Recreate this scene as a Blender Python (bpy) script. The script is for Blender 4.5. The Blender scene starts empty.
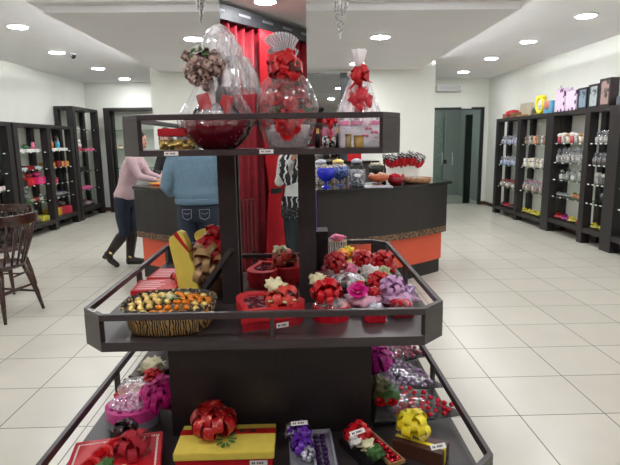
import bpy, bmesh, math, random
from mathutils import Vector, Matrix, noise
R = math.radians; PI = math.pi
sc = bpy.context.scene
COL = sc.collection
rnd = random.Random(7)

# ------------------------------------------------------------------ camera
FPX, HC = 510.0, 1.5
PITCH, YAW, ROLL = R(9.96), R(1.2), R(0.8)
CR = Matrix.Rotation(-YAW, 3, 'Z') @ Matrix.Rotation(PI/2-PITCH, 3, 'X') @ Matrix.Rotation(-ROLL, 3, 'Z')
cd = bpy.data.cameras.new('camera'); cam = bpy.data.objects.new('camera', cd); COL.objects.link(cam)
cam.matrix_world = Matrix.Translation((0, 0, HC)) @ CR.to_4x4()
cd.sensor_fit = 'HORIZONTAL'; cd.sensor_width = 36; cd.lens = 36*FPX/620; cd.clip_start = 0.01
sc.camera = cam
def at(px, py, z):
    """the point of the horizontal plane z that the photograph shows at a pixel"""
    r = CR @ Vector(((px-310)/FPX, (232.5-py)/FPX, -1)); t = (z-HC)/r.z
    return Vector((r.x*t, r.y*t, z))

# ------------------------------------------------------------------ materials
def lin(h):
    if not isinstance(h, str): return (*h, 1)
    h = h.lstrip('#'); o = []
    for i in (0, 2, 4):
        c = int(h[i:i+2], 16)/255; o.append(c/12.92 if c <= .04045 else ((c+.055)/1.055)**2.4)
    return (*o, 1)
MC = {}
def mat(name, col, rough=.5, metal=0, var=.12, scale=12, bump=0, col2=None, spec=.5, coat=0, tr=0, wave=None, lo=.4, hi=.6, emit=0, stretch=None):
    """principled; colour varied by noise (or mixed to col2 between lo..hi)"""
    if name in MC: return MC[name]
    m = bpy.data.materials.new(name); m.use_nodes = True; nt = m.node_tree; N = nt.nodes; L = nt.links
    b = N['Principled BSDF']; b.inputs['Roughness'].default_value = rough; b.inputs['Metallic'].default_value = metal
    b.inputs['Specular IOR Level'].default_value = spec; b.inputs['Coat Weight'].default_value = coat
    tc = N.new('ShaderNodeTexCoord'); mp = N.new('ShaderNodeMapping'); L.new(tc.outputs['Object'], mp.inputs[0])
    if stretch: mp.inputs['Scale'].default_value = stretch
    if wave: t = N.new('ShaderNodeTexWave'); t.inputs['Scale'].default_value = scale; t.inputs['Distortion'].default_value = wave; t.inputs['Detail'].default_value = 2; fo = 'Fac'
    else: t = N.new('ShaderNodeTexNoise'); t.inputs['Scale'].default_value = scale; t.inputs['Detail'].default_value = 4; fo = 'Fac'
    L.new(mp.outputs[0], t.inputs['Vector'])
    cr = N.new('ShaderNodeValToRGB'); L.new(t.outputs[fo], cr.inputs[0])
    c = lin(col); c2 = lin(col2) if col2 else tuple(min(1, x*(1+var)) for x in c[:3])+(1,)
    c1 = c if col2 else tuple(x*(1-var) for x in c[:3])+(1,)
    cr.color_ramp.elements[0].color = c1; cr.color_ramp.elements[0].position = lo if col2 else .3
    cr.color_ramp.elements[1].color = c2; cr.color_ramp.elements[1].position = hi if col2 else .7
    L.new(cr.outputs[0], b.inputs['Base Color'])
    if bump:
        bp = N.new('ShaderNodeBump'); bp.inputs['Strength'].default_value = bump; bp.inputs['Distance'].default_value = .01
        L.new(t.outputs[fo], bp.inputs['Height']); L.new(bp.outputs[0], b.inputs['Normal'])
    if emit: b.inputs['Emission Color'].default_value = c; b.inputs['Emission Strength'].default_value = emit
    if tr:
        tn = N.new('ShaderNodeBsdfTransparent'); mx = N.new('ShaderNodeMixShader'); mx.inputs[0].default_value = tr
        L.new(b.outputs[0], mx.inputs[1]); L.new(tn.outputs[0], mx.inputs[2]); L.new(mx.outputs[0], N['Material Output'].inputs[0])
    MC[name] = m; return m
def glassy(name, tint, trans=.8, rough=.05, gcol='#ffffff', streak=0, scale=20):
    """thin clear film or pane: transparent mixed with a glossy sheen, streaks of opaque creases"""
    m = bpy.data.materials.new(name); m.use_nodes = True; nt = m.node_tree; N = nt.nodes; L = nt.links
    N.remove(N['Principled BSDF'])
    tn = N.new('ShaderNodeBsdfTransparent'); tn.inputs[0].default_value = lin(tint)
    g = N.new('ShaderNodeBsdfGlossy'); g.inputs['Roughness'].default_value = rough; g.inputs[0].default_value = lin(gcol)
    mx = N.new('ShaderNodeMixShader'); lw = N.new('ShaderNodeLayerWeight'); lw.inputs['Blend'].default_value = .3
    pw_ = N.new('ShaderNodeMath'); pw_.operation = 'POWER'; pw_.inputs[1].default_value = 2.2; L.new(lw.outputs['Facing'], pw_.inputs[0])
    fm = N.new('ShaderNodeMath'); fm.operation = 'MULTIPLY_ADD'; fm.inputs[1].default_value = .6; fm.inputs[2].default_value = (1-trans)*.7
    fm.use_clamp = True; L.new(pw_.outputs[0], fm.inputs[0]); L.new(fm.outputs[0], mx.inputs[0])
    L.new(tn.outputs[0], mx.inputs[1]); L.new(g.outputs[0], mx.inputs[2])
    out = mx
    if streak:
        d = N.new('ShaderNodeAddShader'); d1 = N.new('ShaderNodeBsdfDiffuse'); d1.inputs[0].default_value = (.72, .72, .74, 1); d2 = N.new('ShaderNodeBsdfTranslucent'); d2.inputs[0].default_value = (.45, .45, .46, 1); L.new(d1.outputs[0], d.inputs[0]); L.new(d2.outputs[0], d.inputs[1])
        tc = N.new('ShaderNodeTexCoord'); mp = N.new('ShaderNodeMapping'); mp.inputs['Scale'].default_value = (1, 1, .25)
        t = N.new('ShaderNodeTexNoise'); t.inputs['Scale'].default_value = scale; t.inputs['Detail'].default_value = 3
        cr = N.new('ShaderNodeValToRGB'); cr.color_ramp.elements[0].position = .42; cr.color_ramp.elements[0].color = (.05*streak, )*3+(1,)
        cr.color_ramp.elements[1].position = .68; cr.color_ramp.elements[1].color = (streak,)*3+(1,)
        L.new(tc.outputs['Object'], mp.inputs[0]); L.new(mp.outputs[0], t.inputs['Vector']); L.new(t.outputs['Fac'], cr.inputs[0])
        m2 = N.new('ShaderNodeMixShader'); L.new(cr.outputs[0], m2.inputs[0]); L.new(mx.outputs[0], m2.inputs[1]); L.new(d.outputs[0], m2.inputs[2])
        bp = N.new('ShaderNodeBump'); bp.inputs['Strength'].default_value = .6; bp.inputs['Distance'].default_value = .01
        L.new(t.outputs['Fac'], bp.inputs['Height']); L.new(bp.outputs[0], g.inputs['Normal'])
        out = m2
    L.new(out.outputs[0], N['Material Output'].inputs[0]); MC[name] = m; return m
def emis(name, col, s):
    m = bpy.data.materials.new(name); m.use_nodes = True; N = m.node_tree.nodes
    N.remove(N['Principled BSDF']); e = N.new('ShaderNodeEmission'); e.inputs[0].default_value = lin(col); e.inputs[1].default_value = s
    m.node_tree.links.new(e.outputs[0], N['Material Output'].inputs[0]); return m
def cells(name, col, col2, scale=60, rough=.5, feature='F1', lo=.25, hi=.35, bump=0):
    m = bpy.data.materials.new(name); m.use_nodes = True; nt = m.node_tree; N = nt.nodes; L = nt.links; b = N['Principled BSDF']
    b.inputs['Roughness'].default_value = rough
    tc = N.new('ShaderNodeTexCoord'); v = N.new('ShaderNodeTexVoronoi'); v.feature = feature; v.inputs['Scale'].default_value = scale
    L.new(tc.outputs['Object'], v.inputs['Vector']); cr = N.new('ShaderNodeValToRGB'); L.new(v.outputs['Distance'], cr.inputs[0])
    cr.color_ramp.elements[0].color = lin(col); cr.color_ramp.elements[0].position = lo
    cr.color_ramp.elements[1].color = lin(col2); cr.color_ramp.elements[1].position = hi
    L.new(cr.outputs[0], b.inputs['Base Color']); return m
def tiles():
    m = bpy.data.materials.new('floor_tile'); m.use_nodes = True; nt = m.node_tree; N = nt.nodes; L = nt.links; b = N['Principled BSDF']
    tc = N.new('ShaderNodeTexCoord'); mp = N.new('ShaderNodeMapping'); L.new(tc.outputs['Object'], mp.inputs[0])
    mp.inputs['Location'].default_value = (-1.2+.475*20, -3.04+.465*20, 0)
    br = N.new('ShaderNodeTexBrick'); br.offset = 0; br.squash = 1; br.inputs['Scale'].default_value = 1
    br.inputs['Brick Width'].default_value = .475; br.inputs['Row Height'].default_value = .465; br.inputs['Mortar Size'].default_value = .0035
    br.inputs['Mortar Smooth'].default_value = .1; br.inputs['Color1'].default_value = lin('#d0ccc0'); br.inputs['Color2'].default_value = lin('#cac6ba')
    br.inputs['Mortar'].default_value = lin('#5f5c55'); L.new(mp.outputs[0], br.inputs['Vector'])
    t = N.new('ShaderNodeTexNoise'); t.inputs['Scale'].default_value = 5; t.inputs['Detail'].default_value = 5; L.new(tc.outputs['Object'], t.inputs['Vector'])
    mr = N.new('ShaderNodeMapRange'); mr.inputs[3].default_value = .93; mr.inputs[4].default_value = 1.03; L.new(t.outputs['Fac'], mr.inputs[0])
    mx = N.new('ShaderNodeVectorMath'); mx.operation = 'SCALE'; L.new(br.outputs['Color'], mx.inputs[0]); L.new(mr.outputs[0], mx.inputs['Scale'])
    L.new(mx.outputs[0], b.inputs['Base Color']); b.inputs['Roughness'].default_value = .28; b.inputs['Specular IOR Level'].default_value = .5
    return m

M_WALL = mat('wall_paint', '#e4e6de', .85, var=.015, scale=3)
M_CEIL = mat('ceiling_paint', '#efeff0', .9, var=.015, scale=3)
M_WOOD = mat('dark_wood', '#373132', .36, var=.16, scale=9, stretch=(1, 1, 9), spec=.5)
M_WOODM = mat('dark_wood_matte', '#272223', .42, var=.16, scale=9, stretch=(6, 6, 1))
M_CHAIR = mat('chair_wood', '#3a1f18', .25, var=.25, scale=14, coat=.3)
M_MIRROR = mat('mirror_silver', '#dfe3e2', .0, 1, var=.0)
M_RED = mat('red_ribbon', '#bf121c', .35, var=.2, scale=30)
M_REDP = mat('red_paper', '#c01a26', .4, var=.1, scale=20)
M_CRIM = mat('crimson_paper', '#9c1322', .4, var=.12, scale=20)
M_DRED = mat('dark_red_foil', '#7a0f1d', .3, var=.3, scale=40)
M_PINK = mat('pink_tulle', '#e0759a', .6, var=.2, scale=30)
M_MAG = mat('magenta_tulle', '#d01a86', .5, var=.3, scale=40)
M_FUCH = mat('fuchsia_ribbon', '#b31a8a', .35, var=.3, scale=30)
M_LIL = mat('lilac_tulle', '#c79ac6', .6, var=.15, scale=30)
M_PURP = mat('purple_ribbon', '#5a2397', .3, var=.3, scale=20)
M_SILV = mat('silver_ribbon', '#b7b8c6', .3, .3, var=.2, scale=25)
M_YEL = mat('yellow_paper', '#e2cc58', .5, var=.06, scale=20)
M_YELR = mat('yellow_ribbon', '#f2df2d', .35, var=.15, scale=20)
M_ORA = mat('orange_flower', '#f08a20', .5, var=.2, scale=30)
M_CREAM = mat('cream_flower', '#dcd7ae', .6, var=.12, scale=40)
M_PEACH = mat('peach_flower', '#d9745c', .6, var=.2, scale=40)
M_GREEN = mat('green_leaf', '#3f6b34', .5, var=.3, scale=30)
M_LGREEN = mat('pale_green_petal', '#b4c193', .6, var=.15, scale=30)
M_WHITE = mat('white_card', '#e6e4e0', .6, var=.03)
M_WHITEP = mat('white_plastic', '#e8e8e6', .4, var=.02)
M_BLK = mat('black_card', '#161415', .45, var=.1)
M_GREY = mat('grey_card', '#8b8c94', .5, var=.05)
M_BROWN = mat('brown_card', '#4a2a1c', .5, var=.15)
M_KRAFT = mat('gold_brown_ribbon', '#a9855a', .45, .1, var=.3, scale=30)
M_PLAID = mat('brown_plaid_ribbon', '#4f3430', .5, col2='#c3a79a', scale=55, lo=.42, hi=.58)
M_GOLD = mat('gold_foil', '#ebcf80', .28, .6, var=.2, scale=90, bump=.6)
M_OFOIL = mat('orange_foil', '#e8861f', .3, .45, var=.3, scale=60, bump=.6)
M_SFOIL = mat('silver_foil', '#cfcfe0', .22, .8, var=.15, scale=90, bump=.6)
M_LFOIL = mat('lilac_foil', '#b79ac2', .25, .5, var=.25, scale=90, bump=.5)
M_RFOIL = mat('red_foil', '#cf1a30', .22, .45, var=.25, scale=90, bump=.5)
M_PFOIL = mat('magenta_foil', '#b13a8c', .25, .5, col2='#e6c7dc', scale=50, lo=.45, hi=.6)
M_CHOC = mat('dark_chocolate', '#2c1811', .35, var=.2, scale=30)
M_PLUSHB = mat('brown_plush', '#6b4a36', .9, var=.2, scale=60)
M_PLUSHW = mat('white_plush', '#e8e2dc', .9, var=.08, scale=60)
M_SKIN = mat('skin', '#c89078', .55, var=.06, scale=14)
M_HAIRD = mat('dark_hair', '#1c1412', .45, var=.3, scale=40, stretch=(6, 6, 1))
M_HAIRB = mat('brown_hair', '#4a3024', .45, var=.3, scale=40, stretch=(6, 6, 1))
M_TAGT = mat('tag_print', '#33363c', .6)
M_CELLO = glassy('cellophane', '#fdfdff', .93, .10, streak=.26, scale=26)
M_CELLOS = glassy('cellophane_creased', '#f8f8fa', .7, .15, streak=.8, scale=34)
M_CELLOC = glassy('cellophane_smooth', '#f2f2f4', .95, .08, streak=.10, scale=24)
M_CELLOE = glassy('cellophane_clear', '#fafafc', .90, .10, streak=.13, scale=20)
M_CELLOF = glassy('cellophane_frosted', '#fafafc', .75, .15, streak=.95, scale=26)
M_SHELFG = glassy('shelf_glass', '#dfeae4', .72, .03, '#c6d8d0')
M_DOORG = glassy('door_glass', '#e2e9e6', .985, .02, '#a0aca8')
M_ORPANEL = mat('coral_laminate', '#d9573a', .45, var=.03)
M_GRAN = mat('brown_granite', '#2e1f17', .3, col2='#8c6c50', scale=45, lo=.4, hi=.62)
M_CTOP = mat('counter_top_black', '#181516', .12, var=.1)
M_CURT = mat('dark_red_curtain', '#8c0d20', .6, var=.15, scale=20)
M_CURTB = mat('bright_red_curtain', '#c81224', .55, var=.15, scale=20)

# ------------------------------------------------------------------ mesh builder
class MB:
    def __init__(s): s.bm = bmesh.new()
    def box(s, x0, y0, z0, x1, y1, z1, mtx=None, bev=0):
        vs = [s.bm.verts.new(v) for v in ((x0,y0,z0),(x1,y0,z0),(x1,y1,z0),(x0,y1,z0),(x0,y0,z1),(x1,y0,z1),(x1,y1,z1),(x0,y1,z1))]
        fs = [s.bm.faces.new([vs[i] for i in f]) for f in ((3,2,1,0),(4,5,6,7),(0,1,5,4),(1,2,6,5),(2,3,7,6),(3,0,4,7))]
        if mtx is not None: bmesh.ops.transform(s.bm, matrix=mtx, verts=vs)
        if bev:
            es = list({e for f in fs for e in f.edges}); bmesh.ops.bevel(s.bm, geom=es, offset=bev, segments=2, affect='EDGES', clamp_overlap=True)
        return s
    def cbox(s, c, sz, rz=0, rx=0, ry=0, bev=0):
        m = Matrix.Translation(c) @ Matrix.Rotation(rz, 4, 'Z') @ Matrix.Rotation(rx, 4, 'X') @ Matrix.Rotation(ry, 4, 'Y')
        return s.box(-sz[0]/2, -sz[1]/2, -sz[2]/2, sz[0]/2, sz[1]/2, sz[2]/2, m, bev)
    def tube(s, pts, rad, seg=10, caps=True, flat=1.0):
        pts = [Vector(p) for p in pts]
        if not hasattr(rad, '__len__'): rad = [rad]*len(pts)
        up = None; rings = []
        for i, p in enumerate(pts):
            d = (pts[min(i+1, len(pts)-1)]-pts[max(i-1, 0)]).normalized()
            if up is None: up = Vector((0, 0, 1)) if abs(d.z) < .9 else Vector((1, 0, 0))
            x = d.cross(up).normalized(); up = x.cross(d).normalized()
            r = rad[i]; rings.append([s.bm.verts.new(p+x*r*math.cos(2*PI*k/seg)+up*r*flat*math.sin(2*PI*k/seg)) for k in range(seg)])
        for a, b in zip(rings, rings[1:]):
            for k in range(seg): s.bm.faces.new((a[k], a[(k+1)%seg], b[(k+1)%seg], b[k]))
        if caps: s.bm.faces.new(rings[0][::-1]); s.bm.faces.new(rings[-1])
        return s
    def cap(s, pts, rad):
        """limb: capsule chain, closed"""
        s.tube(pts, rad, 14)
        for p, r in zip(pts, rad): s.ball(p, (r*1.0,)*3, 2)
        return s
    def rings(s, rs, seg=24, caps=True, fold=None):
        """stack of horizontal ellipses (cx,cy,cz,a,b)"""
        out = []
        for j, (cx, cy, cz, a, b) in enumerate(rs):
            ring = []
            for k in range(seg):
                t = 2*PI*k/seg; f = fold(t, cz, j) if fold else 1
                ring.append(s.bm.verts.new((cx+a*f*math.cos(t), cy+b*f*math.sin(t), cz)))
            out.append(ring)
        for a, b in zip(out, out[1:]):
            for k in range(seg): s.bm.faces.new((a[k], a[(k+1)%seg], b[(k+1)%seg], b[k]))
        if caps: s.bm.faces.new(out[0][::-1]); s.bm.faces.new(out[-1])
        return s
    def lathe(s, prof, c=(0,0,0), seg=24, caps=True, fold=None, sx=1, sy=1):
        return s.rings([(c[0], c[1], c[2]+z, max(r, .0005)*sx, max(r, .0005)*sy) for r, z in prof], seg, caps, fold)
    def ball(s, c, r, sub=2, mtx=None):
        if not hasattr(r, '__len__'): r = (r, r, r)
        m = Matrix.Translation(c) @ (mtx if mtx is not None else Matrix.Identity(4)) @ Matrix.Diagonal((*r, 1))
        bmesh.ops.create_icosphere(s.bm, subdivisions=sub, radius=1, matrix=m); return s
    def puff(s, c, r, amp=.3, seed=0, sub=3, freq=3, sq=.8):
        """crumpled ruffle ball"""
        g = bmesh.ops.create_icosphere(s.bm, subdivisions=sub, radius=1)
        o = Vector((seed*3.7, seed*1.3, seed*.7))
        for v in g['verts']:
            n = noise.noise(v.co*freq+o)+.5*noise.noise(v.co*freq*2.3+o)
            v.co = Vector(c)+Vector((v.co.x, v.co.y, v.co.z*sq))*r*(1+amp*n*1.6)
        return s
    def prism(s, poly, z0, z1, mtx=None, bev=0):
        a = [s.bm.verts.new((x, y, z0)) for x, y in poly]; b = [s.bm.verts.new((x, y, z1)) for x, y in poly]; n = len(poly)
        fs = [s.bm.faces.new(a[::-1]), s.bm.faces.new(b)]
        for k in range(n): fs.append(s.bm.faces.new((a[k], a[(k+1)%n], b[(k+1)%n], b[k])))
        if mtx is not None: bmesh.ops.transform(s.bm, matrix=mtx, verts=a+b)
        return s
    def ringprism(s, outer, inner, z0, z1):
        n = len(outer); v = [[s.bm.verts.new((x, y, z)) for x, y in p] for p, z in ((outer, z0), (outer, z1), (inner, z1), (inner, z0))]
        for i in range(4):
            p, q = v[i], v[(i+1)%4]
            for k in range(n): s.bm.faces.new((p[k], p[(k+1)%n], q[(k+1)%n], q[k]))
        return s
    def strip(s, pts, wdir, w):
        """ribbon: pts with a width direction"""
        a = []; b = []
        for i, p in enumerate(pts):
            wd = Vector(wdir[i] if isinstance(wdir, list) else wdir).normalized()*(w[i] if isinstance(w, list) else w)/2
            a.append(s.bm.verts.new(Vector(p)-wd)); b.append(s.bm.verts.new(Vector(p)+wd))
        for k in range(len(pts)-1): s.bm.faces.new((a[k], a[k+1], b[k+1], b[k]))
        return s
    def bow(s, c, r, n=12, w=.02, seed=0, lo=-.1, spread=1, face=None):
        """pom bow: looped ribbon petals over a hemisphere"""
        s.sm = True; q = random.Random(seed); c = Vector(c); F = Vector(face).normalized().to_track_quat('Z', 'Y').to_matrix() if face else Matrix.Identity(3)
        for i in range(n):
            az = 2*PI*(i*.382)+q.uniform(-.2, .2); el = math.asin(min(1, max(-1, lo+(1-lo)*(i+.5)/n)))
            d = F @ Vector((math.cos(az)*math.cos(el)*spread, math.sin(az)*math.cos(el)*spread, math.sin(el)))
            u = F @ Vector((-math.cos(az)*math.sin(el), -math.sin(az)*math.sin(el), math.cos(el))); wd = d.cross(u)
            L = r*q.uniform(.8, 1.1); pts = []
            for k in range(13):
                t = k/12; pts.append(c+d*L*math.sin(PI*t)**.8+u*L*.36*math.sin(2*PI*t))
            s.strip(pts, wd, w)
        return s
    def rose(s, c, r, seed=0, face=(0, 0, 1)):
        """cupped petals in three whorls round a bud"""
        q = random.Random(seed); F = Vector(face).normalized().to_track_quat('Z', 'Y').to_matrix(); c = Vector(c)
        for (n, R0, h, tilt) in ((6, 1, .25, .55), (5, .7, .45, .35), (4, .42, .6, .15)):
            for i in range(n):
                a0 = 2*PI*i/n+q.uniform(-.2, .2); grid = []
                for j in range(4):
                    row = []
                    for k in range(5):
                        a = a0+(k-2)*(.42 if n > 4 else .55); tt = j/3
                        rr = r*R0*(.25+.75*tt**.8)*(1+.12*(1-abs(k-2)/2)*tt); z = r*(h*tt-(tilt*.3)*tt*tt+(.15*(1-abs(k-2)/2))*tt)
                        row.append(s.bm.verts.new(c+F@Vector((rr*math.cos(a), rr*math.sin(a), z))))
                    grid.append(row)
                for j in range(3):
                    for k in range(4): s.bm.faces.new((grid[j][k], grid[j][k+1], grid[j+1][k+1], grid[j+1][k]))
        return s
    def build(s, name, m, parent=None, smooth=False, loc=None, mods=None, bev=0):
        smooth = smooth or getattr(s, 'sm', False)
        bmesh.ops.recalc_face_normals(s.bm, faces=s.bm.faces[:])
        if smooth:
            for f in s.bm.faces: f.smooth = True
        me = bpy.data.meshes.new(name); s.bm.to_mesh(me); s.bm.free()
        for k in (m if isinstance(m, list) else [m]): me.materials.append(k)
        o = bpy.data.objects.new(name, me); COL.objects.link(o)
        if parent is not None: o.parent = parent
        if loc is not None: o.location = loc
        if bev: b = o.modifiers.new('bevel', 'BEVEL'); b.width = bev; b.segments = 2; b.limit_method = 'ANGLE'
        if mods:
            vox, it = mods
            q = o.modifiers.new('remesh', 'REMESH'); q.mode = 'VOXEL'; q.voxel_size = vox; q.use_smooth_shade = True
            if it: w = o.modifiers.new('smooth', 'SMOOTH'); w.iterations = it; w.factor = .5
        return o
def tag(o, label, cat, group=None, kind=None):
    o['label'] = label; o['category'] = cat
    if group: o['group'] = group
    if kind: o['kind'] = kind
    return o
def thing(name, label, cat, loc=(0, 0, 0), rz=0, group=None):
    o = bpy.data.objects.new(name, None); o.empty_display_size = .1; COL.objects.link(o)
    o.location = loc; o.rotation_euler = (0, 0, rz); return tag(o, label, cat, group)
def dup(o, loc=None, rz=None, label=None, group=None, scale=None, parent=None):
    c = o.copy(); COL.objects.link(c)
    if parent is not None: c.parent = parent
    if loc is not None: c.location = loc
    if rz is not None: c.rotation_euler = (0, 0, rz)
    if label: c['label'] = label
    if group: c['group'] = group
    if scale: c.scale = (scale,)*3
    for ch in list(o.children): dup(ch, parent=c)
    return c
def remat(o, old, new):
    """give a copy its own colour: object-level mesh copy"""
    for ch in [o]+list(o.children):
        if ch.type == 'MESH' and old in list(ch.data.materials):
            ch.data = ch.data.copy()
            for i, mm in enumerate(ch.data.materials):
                if mm == old: ch.data.materials[i] = new
def structure(name, mb, m, parent=None, **k):
    o = mb.build(name, m, parent, **k)
    if parent is None: o['kind'] = 'structure'
    return o

# ------------------------------------------------------------------ room
XL, XR, YB, YF, ZC = -4.8, 4.42, 12.0, -4.2, 2.9
structure('floor', MB().box(XL-.15, YF-.15, -.1, XR+.15, YB+2.4, 0), tiles())
structure('ceiling', MB().box(XL-.15, YF-.15, ZC, XR+.15, YB+2.4, ZC+.12), M_CEIL)
structure('wall_left', MB().box(XL-.15, YF, 0, XL, YB, ZC), M_WALL)
structure('wall_right', MB().box(XR, YF, 0, XR+.15, YB, ZC), M_WALL)
structure('wall_front', MB().box(XL-.15, YF-.15, 0, XR+.15, YF, ZC), M_WALL)
DX0, DX1, DZ = 2.5, 4.32, 2.26
structure('wall_back', MB().box(XL-.15, YB, 0, DX0, YB+.15, ZC).box(DX0, YB, DZ, DX1, YB+.15, ZC).box(DX1, YB, 0, XR+.15, YB+.15, ZC), M_WALL)
M_COR = mat('corridor_paint', '#b0b4b1', .8, var=.03)
structure('wall_corridor', MB().box(2.0, YB+2.2, 0, XR+.15, YB+2.35, ZC).box(2.0, YB+.15, 0, 2.1, YB+2.2, ZC).box(XR+.05, YB+.15, 0, XR+.15, YB+2.2, ZC), M_COR)
structure('baseboard_back', MB().box(XL, YB-.015, 0, DX0, YB, .08).box(DX1, YB-.015, 0, XR, YB, .08), M_BROWN)
structure('baseboard_left', MB().box(XL, YF, 0, XL+.015, YB-.015, .08), M_BROWN)
structure('baseboard_right', MB().box(XR-.015, YF, 0, XR, YB-.015, .08), M_BROWN)
# partition wall behind the counter and the dropped ceiling slab
PX0, PX1, PY = -2.46, 2.36, 8.95
structure('wall_partition', MB().box(PX0, PY, 0, PX1, PY+.15, ZC), M_WALL)
SX0, SX1, SY0, SZ = -2.29, 2.09, 4.98, 2.7
b = MB(); lo = [(SX0, SY0), (SX1, SY0), (SX1, PY), (SX0, PY)]; e = .1; up = [(SX0-e, SY0-e), (SX1+e, SY0-e), (SX1+e, PY), (SX0-e, PY)]
va = [b.bm.verts.new((x, y, SZ)) for x, y in lo]; vb = [b.bm.verts.new((x, y, SZ+.07)) for x, y in lo]
vc = [b.bm.verts.new((x, y, SZ+.07)) for x, y in up]; vd = [b.bm.verts.new((x, y, SZ+.1)) for x, y in up]
b.bm.faces.new(va); b.bm.faces.new(vd)
for A, B in ((va, vb), (vb, vc), (vc, vd)):
    for k in range(4): b.bm.faces.new((A[k], A[(k+1) % 4], B[(k+1) % 4], B[k]))
b.box(SX0+.45, SY0+.45, SZ+.1, SX1-.45, PY, ZC)
structure('ceiling_dropped', b, mat('dropped_ceiling_paint', '#e2e2e3', .9, var=.015, scale=3))
b = MB(); LZ = SZ+.115
b.box(SX0+.35, SY0+.4, LZ, SX0+.38, PY-.05, LZ+.02); b.box(SX1-.38, SY0+.4, LZ, SX1-.35, PY-.05, LZ+.02); b.box(SX0+.4, SY0+.35, LZ, SX1-.4, SY0+.38, LZ+.02)
tag(b.build('cove_light_strip', emis('cove_led', '#fbfcff', 170)), 'white cove light strip hidden above the edge of the dropped ceiling', 'light')

# double glass door in the back wall
M_FRAME = mat('door_frame_dark', '#1c211f', .4)
d = MB().box(DX1-.05, YB-.02, 0, DX1, YB+.1, DZ).box(DX0, YB-.02, DZ-.05, DX1, YB+.1, DZ).box(DX0, YB-.02, 0, DX0+.05, YB+.1, DZ).build('door_1', M_FRAME); d['kind'] = 'structure'
for x0, x1 in ((DX0+.05, 3.44), (3.45, DX1-.05)):
    MB().box(x0, YB+.03, .02, x1, YB+.042, DZ-.05).build('glass_leaf', M_DOORG, d)
for x in (3.36, 3.60): MB().tube([(x, YB-.0, .95), (x, YB-.05, .97), (x, YB-.05, 1.2), (x, YB, 1.22)], .014).build('door_handle', M_SILV, d)
MB().cbox((3.45, YB+.02, 1.02), (.07, .03, .09)).build('lock', M_BLK, d)
MB().box(3.95, YB+.12, .02, 4.1, YB+.2, 2.1).build('side_post', M_FRAME, d)
dd = MB().box(3.1, YB+2.14, .1, 3.95, YB+2.19, 2.1).box(3.06, YB+2.15, 0, 3.99, YB+2.2, 2.16).build('door_2', mat('corridor_door_paint', '#a7b2ac', .6)); dd['kind'] = 'structure'
MB().cbox((3.18, YB+2.12, 1.0), (.1, .05, .03)).build('door_handle', M_SILV, dd)
t = thing('air_vent', 'small pale grille box on the back wall above the glass door', 'vent', (3.45, YB-.1, 2.62))
MB().box(-.28, -.08, 0, .28, .1, .12, bev=.01).build('housing', M_WHITEP, t)
b = MB()
for k in range(5): b.box(-.25, -.086, .02+k*.018, .25, -.08, .028+k*.018)
b.build('grille', M_GREY, t)
tag(MB().box(3.78, YB-.06, DZ-.03, 4.0, YB-.02, DZ+.01).build('door_closer', M_WHITEP), 'white door closer at the top of the glass door', 'door closer')

# downlights
M_LAMP = emis('lamp_glow', '#fdfdff', 125)
def downlight(x, y, z, label, group=None):
    t = thing('downlight', label, 'ceiling light', (x, y, z), 0, group)
    MB().lathe([(.108, 0), (.125, 0), (.122, -.012), (.108, -.014)], seg=32).build('trim_ring', M_WHITEP, t, True)
    MB().lathe([(.104, -.0145), (.104, -.016)], seg=32).build('diffuser', M_LAMP, t)
    return t
ORD = ['nearest', 'second nearest', 'third nearest', 'farthest']
for i, (x, y) in enumerate(((-3.27, 6.4), (-3.6, 8.11), (-3.62, 9.77), (-3.65, 11.3))): downlight(x, y, ZC, f'round recessed ceiling light, {ORD[i]} of the four along the left wall')
for i, (x, y) in enumerate(((3.33, 6.11), (3.34, 7.62), (3.36, 9.11), (3.42, 10.8))): downlight(x, y, ZC, f'round recessed ceiling light, {ORD[i]} of the four along the right wall')
downlight(-1.17, 6.16, SZ, 'round light in the dropped ceiling, above the wrapped bowl gift on the left')
downlight(.97, 6.16, SZ, 'round light in the dropped ceiling, nearer one above the white cone-wrapped gift')
downlight(.93, 8.15, SZ, 'round light in the dropped ceiling, farther one just behind the white gift top')
downlight(3.0, YB+1.1, ZC, 'unseen added light brightening the corridor behind the glass door')  # out of view, added only to brighten the corridor
downlight(-1.0, 8.0, SZ, 'round light in the dropped ceiling, hidden behind the wrapped bowl gift')
for i, (x, y) in enumerate(((-3.3, 1.2), (-3.3, 3.8), (3.3, 1.2), (3.3, 3.8), (-1.3, .9), (1.1, .9), (-1.2, 3.9), (1.1, 3.9), (-.3, -.58), (-2.4, -2.4), (2.2, -2.0))):
    downlight(x, y, ZC, 'round recessed ceiling light overhead in the front half of the shop', 'front ceiling lights')
t = thing('security_dome', 'small dark ceiling dome beside the second left ceiling light', 'camera', (-3.42, 8.25, ZC))
MB().lathe([(.045, 0), (.045, -.02)]).build('mount', M_GREY, t); MB().lathe([(.04, -.02), (.038, -.05), (.02, -.075), (0, -.08)], seg=20).build('dome', M_BLK, t, True)

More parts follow.
